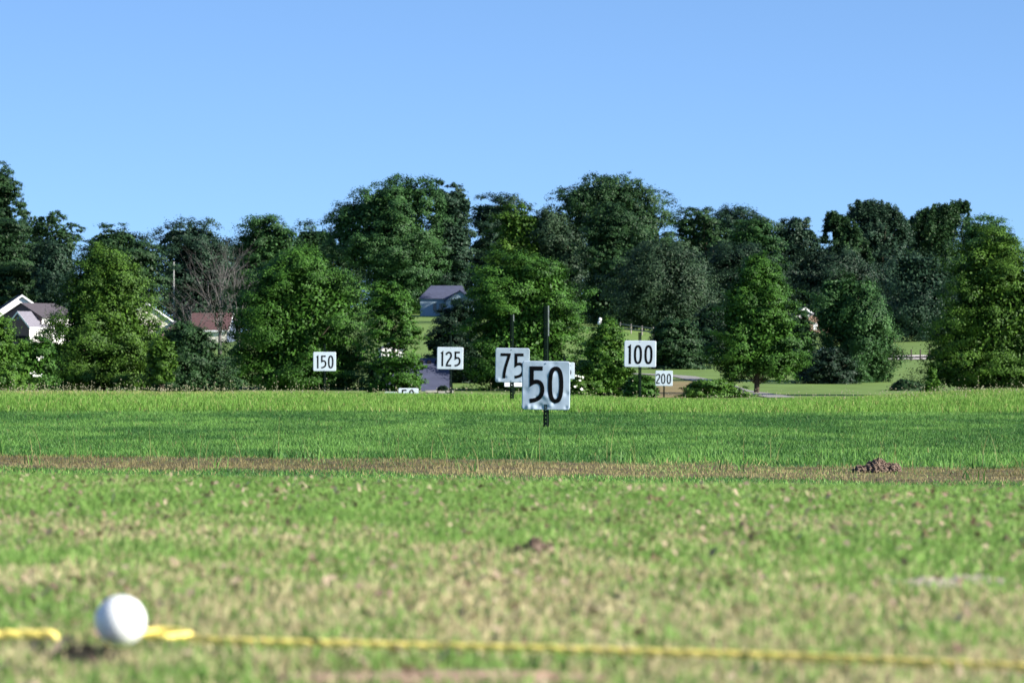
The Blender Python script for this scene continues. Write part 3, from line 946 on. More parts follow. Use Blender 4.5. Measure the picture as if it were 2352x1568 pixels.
    if nin: ls[-nin:] *= 2.0
    u = t1 * (ls * .75)[:, None]; v = t2 * (ls * .48)[:, None]
    bo = np.array([bx, Y, bz])
    pos = pos - bo
    V = np.stack([pos - u, pos - v + u * .15, pos + u, pos + v + u * .15], 1).reshape(-1, 3)
    Q = np.arange(4 * N).reshape(N, 4)
    tb = r.normal(0, .16, nb_)
    tint = np.clip(r.normal(.42, .2, N) + np.concatenate([tb[bi], np.zeros(nin)]), 0, 1)
    link('crown', np_mesh('crown', V, Q, {'tint': ('FACE', tint)}), LEAF[col], root)
    # trunk and limbs
    mb = MB()
    tr = max(.1, Rmax * .045) * (1 if trunk else .6)
    top = Vector((float((fl(zb + Hc * .75) + fr(zb + Hc * .75)) / 2) - bx, 0, zb + Hc * .75 - bz))
    pts = [Vector((0, 0, -.4)), Vector((0, 0, .15)), Vector((top.x * .15 + tr * .3, 0, top.z * .3)), Vector((top.x * .55 - tr * .3, 0, top.z * .62)), top]
    mb.tube(pts, [tr * 1.5, tr * 1.2, tr, tr * .7, tr * .2], 8)
    for k in range(min(nb_, 18)):
        e = Vector(BC[k] - bo)
        s0 = max(.3, min(.85, (e.z / max(top.z, .1)) * .62))
        f_ = s0 * 4
        i0 = min(3, int(f_)); st = pts[i0].lerp(pts[i0 + 1], f_ - i0)
        midp = st.lerp(e, .5) + Vector((0, 0, .08 * (e - st).length))
        mb.tube([st, midp, e], [tr * .42 * (1 - s0 * .5), tr * .26, tr * .08], 5)
    mb.build('trunk', M_bark, root, smooth=True)
    TREES[label] = root
    return root


GN = 'younger trees standing in the valley behind the crest'
GF = 'tall trees of the wood on the far hill'
tree('broad olive green tree in front of the left houses, tapering to a point', [(570, 212, 265), (600, 186, 294), (650, 152, 326), (700, 124, 356), (760, 98, 374), (830, 92, 380), (885, 100, 380), (905, 140, 364)], 325, 'olive', 111, 23000, group=GN, nb=100, rbk=.25)
tree('big dense bushy tree behind the sign numbered 150', [(572, 668, 712), (600, 620, 756), (640, 580, 800), (700, 540, 838), (760, 522, 850), (830, 520, 856), (880, 532, 852), (906, 560, 840)], 335, 'fresh', 12, 24000, group=GN, nb=84, rbk=.23)
tree('slender light green tree between the big bushy tree and the blue grey roof', [(648, 862, 912), (690, 846, 950), (740, 844, 962), (800, 846, 972), (850, 848, 976), (906, 856, 960)], 316, 'fresh', 13, 9000, group=GN, nb=44, rbk=.3, inner=.05)
tree('rounded green tree directly behind the signs numbered 75 and 50', [(580, 1140, 1240), (600, 1115, 1275), (640, 1090, 1310), (700, 1076, 1336), (770, 1070, 1338), (830, 1072, 1330), (880, 1080, 1320), (908, 1100, 1310)], 330, 'fresh', 14, 22000, group=GN, nb=76, rbk=.24)
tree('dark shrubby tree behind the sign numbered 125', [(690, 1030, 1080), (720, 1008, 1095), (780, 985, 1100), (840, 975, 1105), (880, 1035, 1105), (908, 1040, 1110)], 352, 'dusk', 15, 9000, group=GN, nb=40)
tree('small bushy conical tree between the signs numbered 50 and 100', [(732, 1388, 1408), (760, 1368, 1428), (800, 1340, 1445), (850, 1322, 1452), (908, 1318, 1450)], 295, 'bright', 16, 9000, group=GN, nb=46, rbk=.28)
tree('low green bush at the foot of the sign numbered 100', [(862, 1455, 1490), (880, 1438, 1505), (912, 1432, 1512)], 270, 'fresh', 17, 3000, group=GN, nb=20, name='bush', cat='bush', trunk=0)
tree('lone oval tree with a bare trunk on the meadow at the right', [(588, 1722, 1758), (620, 1700, 1788), (670, 1678, 1806), (720, 1660, 1826), (780, 1640, 1838), (820, 1622, 1858), (850, 1640, 1855), (872, 1695, 1780)], 315, 'fresh', 18, 17000, group=GN, nb=70, rbk=.24, base=1738)
tree('dark green smaller tree close behind the lone oval tree', [(715, 1830, 1850), (740, 1822, 1862), (800, 1815, 1880), (850, 1830, 1898), (886, 1835, 1893)], 360, 'deep', 19, 6000, group=GN, nb=34)
tree('drooping conical tree between the lone oval tree and the right edge', [(634, 1915, 1985), (655, 1890, 2005), (700, 1872, 2030), (760, 1880, 2052), (820, 1895, 2050), (860, 1912, 2040), (892, 1920, 2020)], 355, 'hill', 20, 14000, group=GN, nb=60, rbk=.25, droop=.5)
tree('large tree filling the right edge of the picture', [(528, 2265, 2310), (560, 2230, 2345), (610, 2190, 2390), (680, 2160, 2440), (760, 2138, 2470), (830, 2122, 2480), (880, 2128, 2470), (906, 2150, 2450)], 300, 'olive', 21, 24000, group=GN, nb=86, rbk=.22)
tree('dark low hedge bush beneath the slender light green tree', [(822, 860, 925), (840, 846, 940), (870, 842, 945), (905, 842, 945)], 330, 'deep', 34, 5000, group=GN, nb=34, name='bush', cat='bush', trunk=0)
tree('bright yellow green sapling at the foot of the large right tree', [(845, 2136, 2146), (870, 2128, 2152), (900, 2126, 2155)], 285, 'bright', 22, 900, group=GN, nb=10, name='sapling', cat='sapling', trunk=0)
tree('dark vine covered shrub in front of the red roofed house', [(742, 405, 450), (765, 385, 478), (800, 365, 498), (840, 352, 522), (880, 345, 540), (906, 348, 545)], 318, 'deep', 23, 11000, group=GN, nb=54, rbk=.26)
tree('yellowish bush left of the vine covered shrub', [(775, 352, 385), (800, 345, 402), (840, 342, 405), (880, 345, 390)], 312, 'olive', 24, 3000, group=GN, nb=22, name='bush', cat='bush', trunk=0)
tree('bright green bush cut by the left edge', [(715, -60, 8), (750, -75, 24), (800, -80, 40), (860, -80, 60), (908, -80, 70)], 280, 'bright', 25, 9000, group=GN, nb=44, rbk=.28, name='bush', cat='bush')
tree('loose bush with white blossom at the lower left', [(775, 60, 108), (800, 35, 122), (840, 20, 128), (880, 12, 124), (908, 10, 120)], 285, 'fresh', 26, 6500, group=GN, nb=40, rbk=.28, name='bush', cat='bush')
tree('low grassy bush on the meadow left of the lone oval tree', [(872, 1600, 1660), (885, 1580, 1690), (905, 1568, 1705), (918, 1566, 1706)], 290, 'bright', 27, 3500, group=GN, nb=30, name='bush', cat='bush', trunk=0, rbk=.22, squash=.6)
tree('round dark tree in the shade right of the sign numbered 100', [(735, 1520, 1585), (760, 1500, 1600), (800, 1492, 1612), (850, 1495, 1625), (872, 1510, 1620)], 400, 'deep', 28, 8000, group=GN, nb=40)
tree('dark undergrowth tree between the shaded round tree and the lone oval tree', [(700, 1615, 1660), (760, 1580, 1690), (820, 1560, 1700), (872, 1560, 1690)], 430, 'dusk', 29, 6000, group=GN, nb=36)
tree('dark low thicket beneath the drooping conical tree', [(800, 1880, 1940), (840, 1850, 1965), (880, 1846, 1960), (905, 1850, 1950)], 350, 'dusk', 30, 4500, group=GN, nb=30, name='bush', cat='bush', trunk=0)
tree('low dark shrubs between the drooping conical tree and the large right tree', [(872, 2062, 2100), (886, 2050, 2122), (905, 2045, 2132)], 330, 'deep', 31, 2500, group=GN, nb=20, name='bush', cat='bush', trunk=0)  # shrubs added to darken ground where only tree shade falls
tree('dark small bush in front of the blue grey roof', [(886, 1012, 1024), (895, 1004, 1032), (906, 1000, 1036)], 300, 'dusk', 32, 900, group=GN, nb=10, name='bush', cat='bush', trunk=0)

# wood on the hill, from left to right
W_ = dict(group=GF)
tree('tallest dark tree of the wood, cut by the left edge', [(378, -30, 12), (410, -60, 34), (440, -80, 48), (480, -100, 46), (520, -100, 66), (600, -100, 70)], 830, 'deep', 41, 16000, nb=90, rbk=.2, inner=.5, **W_)
tree('dark spreading tree with sky gaps next to the tallest left tree', [(468, 40, 88), (480, 30, 140), (505, 40, 172), (530, 60, 184), (560, 50, 175), (620, 40, 170)], 850, 'deep', 42, 11000, nb=64, rbk=.22, inner=.10, **W_)
tree('mid green pine with layered boughs at the left edge', [(505, -10, 40), (545, -50, 68), (590, -70, 84), (640, -80, 96), (690, -80, 98), (720, -80, 90)], 800, 'pine', 43, 12000, nb=70, squash=.35, rbk=.32, name='pine_tree', **W_)
tree('grey green weeping tree above the left houses', [(556, 88, 130), (580, 80, 155), (630, 78, 172), (690, 85, 178), (730, 90, 180)], 790, 'blue', 44, 8000, nb=44, droop=.6, **W_)
tree('dark pine crown above the broad olive green tree', [(518, 250, 285), (540, 215, 330), (570, 190, 370), (620, 180, 395), (680, 180, 405), (730, 190, 405)], 800, 'pine', 45, 12000, nb=70, squash=.4, rbk=.3, name='pine_tree', **W_)
tree('tree with a ragged grey green crown left of the dead tree', [(505, 400, 460), (520, 372, 500), (560, 362, 530), (620, 360, 545), (690, 365, 550), (740, 370, 550)], 830, 'blue', 46, 11000, nb=60, **W_)
tree('round leafy tree right of the dead tree', [(497, 575, 620), (515, 552, 655), (560, 545, 678), (620, 540, 690), (700, 545, 690)], 780, 'hill', 47, 9000, nb=46, **W_)
tree('dark tree between the round leafy tree and the great middle tree', [(512, 680, 715), (530, 655, 745), (570, 640, 800), (600, 640, 850), (650, 640, 865), (720, 650, 865)], 790, 'deep', 48, 8000, nb=44, **W_)
tree('great spreading tree of the wood, left of centre and brightest there', [(408, 905, 970), (420, 865, 1005), (445, 830, 1016), (480, 765, 1022), (520, 735, 1015), (580, 760, 1012), (640, 840, 1000), (690, 860, 990)], 745, 'hill', 49, 22000, nb=90, rbk=.20, **W_)
tree('pale green tree growing against the right side of the great spreading tree', [(418, 1005, 1045), (440, 992, 1066), (480, 985, 1083), (540, 980, 1080), (620, 985, 1075), (690, 990, 1060)], 750, 'blue', 50, 12000, nb=56, **W_)
tree('tall dark tree with ragged top between the two great trees', [(447, 1105, 1175), (460, 1092, 1200), (500, 1080, 1225), (560, 1070, 1240), (640, 1075, 1240), (700, 1080, 1240)], 760, 'blue', 51, 11000, nb=60, rbk=.22, **W_)
tree('yellowish green tree above the rounded green tree', [(472, 1150, 1190), (490, 1130, 1222), (530, 1118, 1240), (590, 1120, 1240), (660, 1120, 1230)], 640, 'olive', 52, 9000, nb=46, **W_)
tree('bluish drooping tree below the left side of the great domed tree', [(484, 1240, 1275), (510, 1228, 1310), (560, 1225, 1348), (620, 1235, 1352), (680, 1250, 1340), (730, 1260, 1335)], 640, 'grey', 53, 10000, nb=50, droop=.5, **W_)
tree('great domed dark tree of the wood, right of centre', [(406, 1398, 1428), (420, 1340, 1470), (445, 1290, 1508), (470, 1262, 1535), (500, 1265, 1550), (540, 1290, 1550), (600, 1320, 1530), (680, 1340, 1500)], 700, 'deep', 154, 23000, nb=140, rbk=.19, **W_)
tree('leafy tree growing in front of the great domed tree', [(470, 1380, 1430), (500, 1350, 1465), (560, 1335, 1490), (640, 1335, 1500), (720, 1345, 1490), (752, 1360, 1470)], 620, 'deep', 55, 12000, nb=60, **W_)
tree('broad grey green tree below the right side of the great domed tree', [(556, 1490, 1570), (580, 1450, 1600), (630, 1420, 1625), (690, 1405, 1635), (735, 1420, 1620), (760, 1440, 1590)], 600, 'grey', 56, 13000, nb=64, droop=.3, **W_)
tree('thin crowned tree with sky gaps right of the great domed tree', [(478, 1590, 1628), (495, 1560, 1650), (520, 1552, 1665), (560, 1560, 1690), (640, 1570, 1700)], 760, 'deep', 157, 9500, nb=74, rbk=.22, inner=.14, **W_)
tree('lumpy topped tree above the lone oval tree', [(476, 1660, 1680), (490, 1640, 1745), (515, 1625, 1790), (570, 1620, 1800), (650, 1630, 1800), (740, 1640, 1800)], 780, 'blue', 58, 11000, nb=60, **W_)
tree('pale green tree just in front of the lumpy topped tree', [(505, 1700, 1750), (525, 1685, 1785), (580, 1680, 1800), (660, 1690, 1800)], 720, 'hill', 59, 8000, nb=46, **W_)
tree('small crowned tree beside a dip in the treeline right of the lone oval tree', [(502, 1800, 1838), (520, 1785, 1868), (550, 1775, 1892), (620, 1775, 1900), (740, 1785, 1905)], 780, 'blue', 60, 10000, nb=54, **W_)
tree('dark tree with upright shoots right of the dip in the treeline', [(490, 1905, 1920), (510, 1895, 1965), (545, 1888, 1990), (600, 1885, 2010), (680, 1890, 2020), (770, 1900, 2030)], 785, 'deep', 61, 13000, nb=70, rbk=.2, spire=.4, **W_)
tree('dark tree with two spiky tops above the drooping conical tree', [(464, 1970, 1982), (470, 1958, 2050), (490, 1955, 2072), (530, 1945, 2100), (600, 1945, 2110), (690, 1955, 2110), (790, 1965, 2110)], 800, 'blue', 62, 16000, nb=100, rbk=.2, spire=.5, **W_)
tree('dark tree with many thin spikes on its top near the right', [(465, 2205, 2222), (480, 2120, 2225), (500, 2085, 2230), (540, 2078, 2235), (600, 2078, 2240), (690, 2080, 2230), (780, 2090, 2210)], 815, 'deep', 63, 16000, nb=100, rbk=.2, spire=.5, **W_)
tree('round topped green tree above the large right tree', [(498, 2240, 2285), (510, 2222, 2308), (545, 2215, 2330), (620, 2210, 2345), (720, 2215, 2345)], 700, 'hill', 64, 10000, nb=50, **W_)
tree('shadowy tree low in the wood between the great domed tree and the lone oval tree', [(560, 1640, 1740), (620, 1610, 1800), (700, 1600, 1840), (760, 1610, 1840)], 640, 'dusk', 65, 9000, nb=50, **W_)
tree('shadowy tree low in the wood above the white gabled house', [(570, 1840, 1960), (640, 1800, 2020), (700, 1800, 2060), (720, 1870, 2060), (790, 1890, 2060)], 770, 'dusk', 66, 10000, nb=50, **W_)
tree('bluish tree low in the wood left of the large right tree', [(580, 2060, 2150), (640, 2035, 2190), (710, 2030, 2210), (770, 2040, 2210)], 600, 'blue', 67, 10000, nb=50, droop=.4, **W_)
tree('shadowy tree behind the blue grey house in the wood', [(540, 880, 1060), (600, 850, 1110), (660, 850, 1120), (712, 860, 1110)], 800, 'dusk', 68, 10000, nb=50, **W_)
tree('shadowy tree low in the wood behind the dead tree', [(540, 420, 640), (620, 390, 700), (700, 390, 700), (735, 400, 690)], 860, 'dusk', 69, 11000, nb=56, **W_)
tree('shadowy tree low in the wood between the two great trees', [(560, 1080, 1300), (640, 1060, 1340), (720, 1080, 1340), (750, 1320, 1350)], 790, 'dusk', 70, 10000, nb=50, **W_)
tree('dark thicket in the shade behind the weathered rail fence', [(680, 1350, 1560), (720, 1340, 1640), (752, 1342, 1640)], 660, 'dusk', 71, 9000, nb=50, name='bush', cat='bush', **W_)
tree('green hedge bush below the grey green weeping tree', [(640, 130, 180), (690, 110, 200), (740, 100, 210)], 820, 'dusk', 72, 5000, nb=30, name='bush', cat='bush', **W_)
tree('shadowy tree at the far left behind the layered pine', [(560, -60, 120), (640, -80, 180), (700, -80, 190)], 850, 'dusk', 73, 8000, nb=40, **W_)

tree('shadowy tree showing between the tops of the dark trees at the right', [(512, 1990, 2150), (540, 1930, 2230), (600, 1900, 2260), (700, 1900, 2260)], 880, 'deep', 74, 14000, nb=90, rbk=.18, **W_)
tree('dark tree filling the dip right of the great domed tree', [(535, 1530, 1640), (560, 1500, 1690), (620, 1490, 1720), (700, 1500, 1720)], 850, 'blue', 75, 10000, nb=60, rbk=.2, **W_)

# white blossom on two bushes
M_flower = simple('white_petals', (.82, .82, .74), .6, .2)


def blossoms(bush, spots, Y, n, seed, sd=7):
    r = np.random.default_rng(seed)
    bo = np.array(bush.location)
    c = []
    for xd, yd in spots:
        for k in range(n): c.append((wx(xd + r.normal(0, sd), Y), Y + r.normal(0, .15), wz(yd + r.normal(0, sd * .8), Y)))
    c = np.array(c) - bo
    N = len(c)
    nrm = unit(r.normal(0, 1, (N, 3)) + np.array([.5, -1, .3])); t1 = unit(np.cross(nrm, r.normal(0, 1, (N, 3)))); t2 = np.cross(nrm, t1)
    s_ = r.uniform(.03, .07, (N, 1))
    V = np.stack([c - t1 * s_, c - t2 * s_, c + t1 * s_, c + t2 * s_], 1).reshape(-1, 3)
    link('blossom', np_mesh('blossom', V, np.arange(4 * N).reshape(N, 4)), M_flower, bush)


blossoms(TREES['loose bush with white blossom at the lower left'], [(92, 824), (78, 860), (88, 864), (30, 868), (24, 874)], 282, 14, 5, 4)
fb = tree('low flowering bush with pale blossoms just right of the nearest sign', [(862, 1325, 1350), (885, 1312, 1362), (912, 1308, 1366)], 215, 'olive', 33, 1500, group=GN, nb=14, name='bush', cat='bush', trunk=0)
blossoms(fb, [(1322, 864), (1331, 863), (1339, 865), (1331, 873), (1337, 894), (1306, 900), (1322, 888)], 214, 5, 6, 1.6)

# dead tree
def branch(mb, p, d, ln, rad, lev, r2):
    if lev == 0 or rad < .008: return
    n = 4
    pts, rs = [p], [rad]
    for k in range(n):
        d = (d + Vector((r2.gauss(0, .16), r2.gauss(0, .16), r2.gauss(.05, .1)))).normalized()
        pts.append(pts[-1] + d * ln / n); rs.append(rad * (1 - .55 * (k + 1) / n))
    mb.tube(pts, rs, 5)
    for k in range(r2.choice([3, 4, 4])):
        i = r2.randint(1, n)
        nd_ = (d + Vector((r2.gauss(0, .6), r2.gauss(0, .6), r2.gauss(.05, .4)))).normalized()
        branch(mb, pts[i], nd_, ln * r2.uniform(.5, .8), rs[i] * .62, lev - 1, r2)


Yd = 540
def dead(xd, top_yd, seed, label, spread, nlead):
    bx = wx(xd, Yd); bz = float(gz(bx, Yd))
    root = empty('dead_tree', (bx, Yd, bz), 0, label, 'dead tree', 'bare grey trees in front of the wood')
    H = wz(top_yd, Yd) - bz
    mb = MB(); mb.tube([(0, 0, -.4), (0, 0, H * .12), (.1, 0, H * .3)], [.26, .2, .15], 8); mb.build('trunk', M_dead, root, smooth=True)
    mb = MB(); r2 = random.Random(seed)
    for k in range(nlead):
        a_ = (k / (nlead - 1) - .5) * 2 if nlead > 1 else 0
        branch(mb, Vector((.05, 0, H * (.14 + .12 * (k % 3) / 2))), Vector((a_ * spread, r2.gauss(0, .3), 1)).normalized(), H * .42, .085, 5, r2)
    mb.build('branches', M_dead, root, smooth=True)


dead(505, 500, 3, 'bare grey dead tree with many thin branches above the red roof', .6, 9)
dead(548, 560, 8, 'bare leaning dead tree at the right edge of the bare grey branches', .7, 4)
dead(440, 610, 9, 'smaller bare dead tree left of the big dead one', .6, 4)

# ------------------------------------------------------------------ houses
M_white = simple('white_siding', (.80, .79, .77), .6, .3, noise=.06, nscale=3)
M_cream = simple('cream_siding', (.72, .68, .58), .6, .3, noise=.06, nscale=3)
M_brick_shade = simple('brown_brick_and_shade', (.15, .10, .10), .85, .2, noise=.3, nscale=8)  # also darkens the left house's gables in place of shade
M_redbrick = simple('orange_brick', (.24, .16, .12), .85, .2, noise=.3, nscale=8)
M_rgrey = simple('grey_shingle', (.17, .16, .19), .85, .2, noise=.2, nscale=3)
M_rdark = simple('dark_shingle', (.075, .065, .075), .85, .2, noise=.2, nscale=3)
M_rred = simple('red_brown_shingle', (.11, .062, .06), .85, .2, noise=.2, nscale=3)
M_rblue = simple('blue_grey_shingle', (.065, .072, .115), .85, .2, noise=.16, nscale=2)
M_blue = simple('pale_blue_siding', (.24, .32, .38), .7, .3, noise=.06, nscale=3)
M_glass = simple('window_glass', (.02, .025, .03), .1, .6)
M_dark = simple('dark_opening', (.012, .012, .014), .8, .1)
M_trim = simple('white_trim', (.82, .82, .82), .5, .3)
M_shade_vent = simple('shade_and_vent_blue', (.10, .13, .19), .7, .3)  # dark blue standing for shade on a gable, also a vent colour


def gable(root, w, d, hw, rise, wall, roof, gwall=None, ov=.3, off=(0, 0, 0), trim=True, z0=-1.0, th=.14):
    """gable block: gable end at local y=0 facing -Y, ridge along +Y"""
    ox, oy, oz = off
    mb = MB()
    pts = [(-w / 2, 0, z0), (w / 2, 0, z0), (w / 2, 0, hw), (0, 0, hw + rise), (-w / 2, 0, hw)]
    mb.prism([(p[0] + ox, oy, p[2] + oz) for p in pts], (0, d, 0))
    wl = mb.build('wall', wall, root)
    if gwall:
        mb = MB(); mb.prism([(p[0] * .999 + ox, oy - .03, p[2] + oz) for p in pts], (0, .027, 0)); mb.build('gable_wall', gwall, root)
    rf = MB()
    sl = rise / (w / 2)
    for s in (-1, 1):
        a_ = Vector((ox, oy - ov, oz + hw + rise + .02)); e = Vector((ox + s * (w / 2 + ov), oy - ov, oz + hw - sl * ov + .02))
        rf.prism([a_, e, e + Vector((0, 0, th)), a_ + Vector((0, 0, th * 1.2))], (0, d + 2 * ov, 0))
    rfo = rf.build('roof', roof, root)
    if trim:
        mb = MB()
        for s in (-1, 1):
            a_ = Vector((ox, oy - ov - .04, oz + hw + rise - .16)); e = Vector((ox + s * (w / 2 + ov), oy - ov - .04, oz + hw - sl * ov - .16))
            mb.prism([a_, e, e + Vector((0, 0, .34)), a_ + Vector((0, 0, .34))], (0, .036, 0))
            xe = ox + s * (w / 2 + ov)
            mb.box(min(xe, xe + s * .06), max(xe, xe + s * .06), oy - ov, oy + d + ov, oz + hw - sl * ov - .12, oz + hw - sl * ov + .14)
        mb.build('trim', M_trim, root)
    return wl


def rect(root, name, x0, x1, z0, z1, y, mat, th=.06):
    mb = MB(); mb.box(x0, x1, y - th, y + .01, z0, z1); return mb.build(name, mat, root)


YH = 750.0
k_ = YH / F   # metres per photo pixel there
def hz(xd, yd): return wz(yd, YH) - float(gz(wx(xd, YH), YH))

# left: garage house with white side, shade of its gables put in as brown
a_ = math.radians(-28)
root = empty('house', (wx(42, YH), YH, float(gz(wx(42, YH), YH))), a_, 'brown gabled house with grey roof and bright white side wall at the left', 'house', 'houses among the trees')  # brown of the gables stands for shade on white walls
hp = hz(42, 717); he = hz(42, 750)
gable(root, 4.6, 9, he, hp - he, M_white, M_rgrey, M_brick_shade, .25)
gable(root, 8.4, 11, hz(42, 728), hz(42, 697) - hz(42, 728), M_white, M_rdark, M_brick_shade, .3, off=(-2.2, 4.2, 0), trim=False)
rect(root, 'garage_door', -1.7, 1.7, hz(42, 783), hz(42, 771), -.035, M_dark)
rect(root, 'vent', -.2, .2, he + (hp - he) * .45, he + (hp - he) * .75, -.035, M_shade_vent)
# white gabled house behind
Y2 = 770
root = empty('house', (wx(50, Y2), Y2, float(gz(wx(50, Y2), Y2))), math.radians(12), 'white gabled house with dark roof at the left edge, behind the brown gabled one', 'house', 'houses among the trees')
g0 = float(gz(wx(50, Y2), Y2))
hp = wz(679, Y2) - g0; he = wz(722, Y2) - g0
gable(root, 9.5, 8, he, hp - he, M_white, M_rdark, None, .5)
rect(root, 'window', -1.2, -.4, he - 1.9, he - .7, -.02, M_glass)
# cream gabled house behind the olive tree
root = empty('house', (wx(338, YH), YH, float(gz(wx(338, YH), YH))), math.radians(8), 'cream gabled house half hidden behind the olive green tree', 'house', 'houses among the trees')
g0 = root.location.z
hp = wz(697, YH) - g0; he = wz(739, YH) - g0
gable(root, 9.0, 9, he, hp - he, M_cream, M_rdark, None, .4)
gable(root, 6.0, 6, wz(775, YH) - g0, wz(740, YH) - wz(775, YH), M_brick_shade, M_rgrey, None, .3, off=(4.6, -4.0, 0), trim=False)
rect(root, 'window', 1.4, 2.2, he - 1.4, he - .4, -.02, M_glass)
# red roofed house
Yr = 700
root = empty('house', (wx(500, Yr), Yr, float(gz(wx(500, Yr), Yr))), math.radians(82), 'cream house with a red brown roof behind the dead tree', 'house', 'houses among the trees')
g0 = root.location.z
hp = wz(721, Yr) - g0; he = wz(757, Yr) - g0
gable(root, 7.0, 6.0, he, hp - he, M_cream, M_rred, M_shade_vent, .35, off=(0, -2.2, 0))  # gable wall coloured dark blue to carry its shade
# blue house in the shade of the wood
Yb2 = 720
root = empty('house', (wx(1020, Yb2), Yb2, float(gz(wx(1020, Yb2), Yb2))), 0, 'pale blue house with slate roof in the shade of the wood', 'house', 'houses among the trees')
g0 = root.location.z
er, ee = wz(655, Yb2) - g0, wz(686, Yb2) - g0
wl, wr = wx(961, Yb2) - wx(1020, Yb2), wx(1078, Yb2) - wx(1020, Yb2)
mb = MB(); mb.box(wl + .3, wr - .3, 0, 7, -1, ee); mb.build('wall', M_blue, root)
mb = MB()
b0 = [(wl, -.4, ee), (wr, -.4, ee), (wr, 7.4, ee), (wl, 7.4, ee)]; rg = [(wl + 2.0, 3.5, er), (wr - 1.2, 3.5, er)]
mb.poly([b0[0], b0[1], rg[1], rg[0]]); mb.poly([b0[1], b0[2], rg[1]]); mb.poly([b0[2], b0[3], rg[0], rg[1]]); mb.poly([b0[3], b0[0], rg[0]]); mb.poly(b0[::-1])
mb.build('roof', M_rblue, root)
gable(root, 4.6, 4, ee - .3, 1.5, M_blue, M_rblue, None, .3, off=(2.6, -2.0, 0), trim=False)
for a0 in (-1.9, -.9, .1): rect(root, 'window', a0 + .1, a0 + .65, .9, 2.1, 0, M_glass)
# white gabled house on the right
root = empty('house', (wx(1850, YH), YH, float(gz(wx(1850, YH), YH))), math.radians(10), 'small white gabled house with brick front at the right', 'house', 'houses among the trees')
g0 = root.location.z
gable(root, 3.2, 6, wz(722, YH) - g0, wz(708, YH) - wz(722, YH), M_white, M_rgrey, None, .2, off=(-.1, 0, 0))
gable(root, 5.0, 7, wz(739, YH) - g0, 1.3, M_redbrick, M_rgrey, None, .3, off=(1.4, -.8, 0), trim=False)
rect(root, 'window', 1.2, 1.9, wz(757, YH) - g0, wz(742, YH) - g0, -.82, M_trim)
# blue grey roof of the house in the valley
Yv = 326
root = empty('house', (wx(975, Yv), Yv, float(gz(wx(975, Yv), Yv)) - 3.0), 0, 'house below the crest of which only the blue grey roof with small vents shows', 'house', 'houses among the trees')
g0 = root.location.z
rt = wz(822, Yv) - g0; et = wz(918, Yv) - g0
x0, x1 = wx(885, Yv) - wx(975, Yv), wx(1036, Yv) - wx(975, Yv)
mb = MB(); mb.box(x0 + .3, x1 - .25, .4, 10, -1, et); mb.prism([(x1 - .25, .4, et), (x1 - .25, 10, et), (x1 - .25, 5.2, rt - .15)], (-.2, 0, 0)); mb.build('wall', M_brick_shade, root)
mb = MB(); mb.prism([(x0, 0, et), (x0, 5.2, rt), (x0, 10.4, et), (x0, 10.4, et - .15), (x0, 5.2, rt - .15), (x0, 0, et - .15)], (x1 - x0, 0, 0)); rf = mb.build('roof', M_rblue, root)
for q in (965, 983, 1001):
    v0 = wx(q, Yv) - wx(975, Yv); yv = 4.6; zz = et + (rt - et) * yv / 5.2
    mb = MB(); mb.prism([(v0 - .17, yv - .15, zz - .12), (v0 + .17, yv - .15, zz - .12), (v0 + .13, yv - .1, zz + .2), (v0 - .13, yv - .1, zz + .2)], (0, .35, 0)); mb.build('roof_vent', M_dark, rf)
mb = MB(); mb.box(x1 + .003, x1 + .09, 0, 10.4, et - .2, et - .02); mb.tube([(x1 + .06, .1, et - .1), (x1 + .06, .1, -1)], .05, 6); mb.build('downpipe', M_trim, root)
# white building glimpsed between two trees
Yg = 368
root = empty('shed', (wx(897, Yg), Yg + 6, float(gz(wx(897, Yg), Yg + 6))), math.radians(6), 'white shed glimpsed through the foliage of the slender light green tree', 'shed')
g0 = root.location.z
gable(root, 1.9, 3, wz(803, Yg) - g0, .45, M_white, M_rgrey, None, .12, trim=False, z0=-.3)

# ------------------------------------------------------------------ fences, pole, cars, small things
def fence(xa, ya, xb, yb, n, h, label, mat, rails):
    root = empty('fence', (xa, ya, float(gz(xa, ya))), 0, label, 'fence')
    P0 = Vector((xa, ya, float(gz(xa, ya))))
    pts = []
    for k in range(n):
        t = k / (n - 1); x_, y_ = xa + (xb - xa) * t, ya + (yb - ya) * t
        p = Vector((x_, y_, float(gz(x_, y_)))) - P0; pts.append(p)
        mb = MB(); mb.tube([p + Vector((0, 0, -.3)), p + Vector((0, 0, h))], [.085, .075], 7); mb.build('post', mat, root)
    for f_ in rails:
        for i in range(n - 1):
            mb = MB(); q0, q1 = pts[i] + Vector((0, -.09, h * f_)), pts[i + 1] + Vector((0, -.09, h * f_))
            mb.prism([q0 + Vector((0, -.02, -.07)), q0 + Vector((0, .015, -.07)), q0 + Vector((0, .015, .07)), q0 + Vector((0, -.02, .07))], q1 - q0)
            mb.build('rail', mat, root)


M_wood = simple('weathered_wood', (.26, .23, .21), .85, .1, noise=.3, nscale=4)
M_dwood = simple('dark_post_wood', (.06, .05, .045), .85, .1, noise=.3, nscale=4)
fence(wx(1400, 585), 585, wx(1500, 575), 575, 5, 1.25, 'weathered grey rail fence at the top of the slope under the trees', M_wood, (.45, .85))
fence(wx(2010, 478), 478, wx(2240, 472), 472, 12, 1.2, 'dark post and rail fence along the pale drive at the right', M_dwood, (.3,))

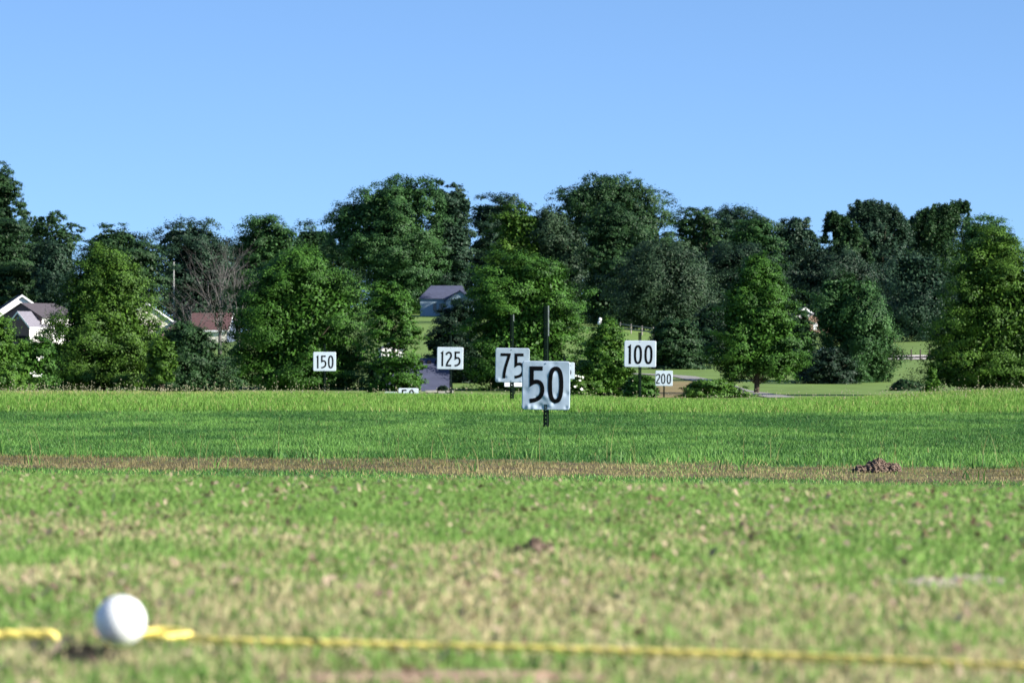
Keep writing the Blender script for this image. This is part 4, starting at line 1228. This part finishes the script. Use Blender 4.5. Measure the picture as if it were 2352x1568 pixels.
Yp = 800
root = empty('utility_pole', (wx(399, Yp), Yp, float(gz(wx(399, Yp), Yp))), 0, 'thin pale grey utility pole among the trees left of the dead tree', 'utility pole')
zt = wz(601, Yp) - root.location.z
mb = MB(); mb.tube([(0, 0, -.5), (0, 0, zt)], [.15, .12], 8); mb.build('pole', simple('pale_pole', (.33, .33, .33), .7, .2), root)
mb = MB(); mb.box(-.5, .5, -.28, -.18, zt - .9, zt - .75); mb.build('crossarm', M_dwood, root)

M_tyre = simple('tyre_rubber', (.02, .02, .02), .8, .2)
M_lamp = simple('lamp_lens', (.7, .72, .75), .15, .6)
M_tail = simple('tail_lens', (.35, .02, .02), .2, .5)


def car(xd, Y, yaw, paint, label):
    x = wx(xd, Y)
    root = empty('parked_car', (x, Y, float(gz(x, Y))), yaw, label, 'car')
    side = [(-2.15, .35), (-2.2, .75), (-2.05, .95), (-1.45, 1.0), (-.75, 1.42), (.55, 1.45), (1.15, 1.02), (2.0, .88), (2.18, .7), (2.2, .35)]
    bm = bmesh.new()
    rows = []
    for yy, f_ in ((-.88, .0), (-.84, .03), (.84, .03), (.88, .0)):
        row = []
        for (a_, z_) in side:
            inset = 0 if z_ < 1.01 else .12
            row.append(bm.verts.new((a_, math.copysign(abs(yy) - inset, yy), z_ + (f_ if z_ > .6 else 0))))
        rows.append(row)
    for i in range(3):
        for k in range(len(side)):
            k2 = (k + 1) % len(side)
            bm.faces.new((rows[i][k], rows[i][k2], rows[i + 1][k2], rows[i + 1][k]))
    bm.faces.new(rows[0]); bm.faces.new(rows[3][::-1])
    bmesh.ops.recalc_face_normals(bm, faces=bm.faces)
    me = bpy.data.meshes.new('body'); bm.to_mesh(me); bm.free()
    link('body', me, paint, root)
    for s in (-1, 1):
        mb = MB(); yy = s * .767
        mb.prism([(-1.25, s * .77, 1.05), (.95, s * .77, 1.05), (.5, s * .768, 1.38), (-.72, s * .768, 1.36)], (0, s * .012, 0)); mb.build('side_window', M_glass, root)
    for nm, a_, b_ in (('windscreen', (1.13, 1.06), (.60, 1.44)), ('rear_window', (-1.42, 1.04), (-.80, 1.42))):
        n_ = Vector((a_[1] - b_[1], 0, b_[0] - a_[0])); n_ = n_ if n_.z > 0 else -n_
        n_.normalize()
        mb = MB(); mb.prism([Vector((a_[0], -.68, a_[1])) + n_ * .035, Vector((a_[0], .68, a_[1])) + n_ * .035, Vector((b_[0], .62, b_[1])) + n_ * .035, Vector((b_[0], -.62, b_[1])) + n_ * .035], n_ * .01)
        mb.build(nm, M_glass, root)
    for wxp in (-1.35, 1.38):
        for s in (-1, 1):
            mb = MB(); mb.tube([(wxp, s * .70, .32), (wxp, s * .90, .32)], .32, 16); wh = mb.build('wheel', M_tyre, root)
            mb = MB(); mb.tube([(wxp, s * .895, .32), (wxp, s * .915, .32)], .19, 12); mb.build('rim', M_bolt, wh)
    for s in (-1, 1):
        mb = MB(); mb.box(2.14, 2.215, s * .62 - .16, s * .62 + .16, .66, .78); mb.build('headlight', M_lamp, root)
        mb = MB(); mb.box(-2.215, -2.14, s * .62 - .14, s * .62 + .14, .72, .86); mb.build('tail_light', M_tail, root)


M_silver = simple('silver_paint', (.42, .46, .56), .25, .6, metal=.3)
M_lblue = simple('pale_blue_paint', (.45, .6, .72), .25, .6)
car(420, 330, math.radians(150), M_silver, 'silver blue car parked under the vine covered shrub')
car(1903, 470, math.radians(170), M_lblue, 'pale blue car glimpsed beside the lone oval tree')

# white two-lobed ornament under the trees
Yo = 590
root = empty('garden_ornament', (wx(1378, Yo), Yo, float(gz(wx(1378, Yo), Yo))), 0, 'small white two lobed garden ornament in the dark shade under the great domed tree', 'garden ornament')
zc_ = wz(742, Yo) - root.location.z
mb = MB()
def ball(mb, c, r_):
    ps, rs = [], []
    for k in range(9):
        a_ = -math.pi / 2 + math.pi * k / 8
        ps.append((c[0], c[1], c[2] + r_ * math.sin(a_))); rs.append(max(.01, r_ * math.cos(a_)))
    mb.tube(ps, rs, 14)
ball(mb, (0, 0, zc_), .33); mb.build('lower_ball', M_trim, root, smooth=True)
mb = MB(); ball(mb, (.02, 0, zc_ + .5), .24); mb.build('upper_ball', M_trim, root, smooth=True)
mb = MB(); mb.tube([(0, 0, -.2), (0, 0, zc_ - .28)], [.16, .14], 10); mb.build('pedestal', M_dwood, root)
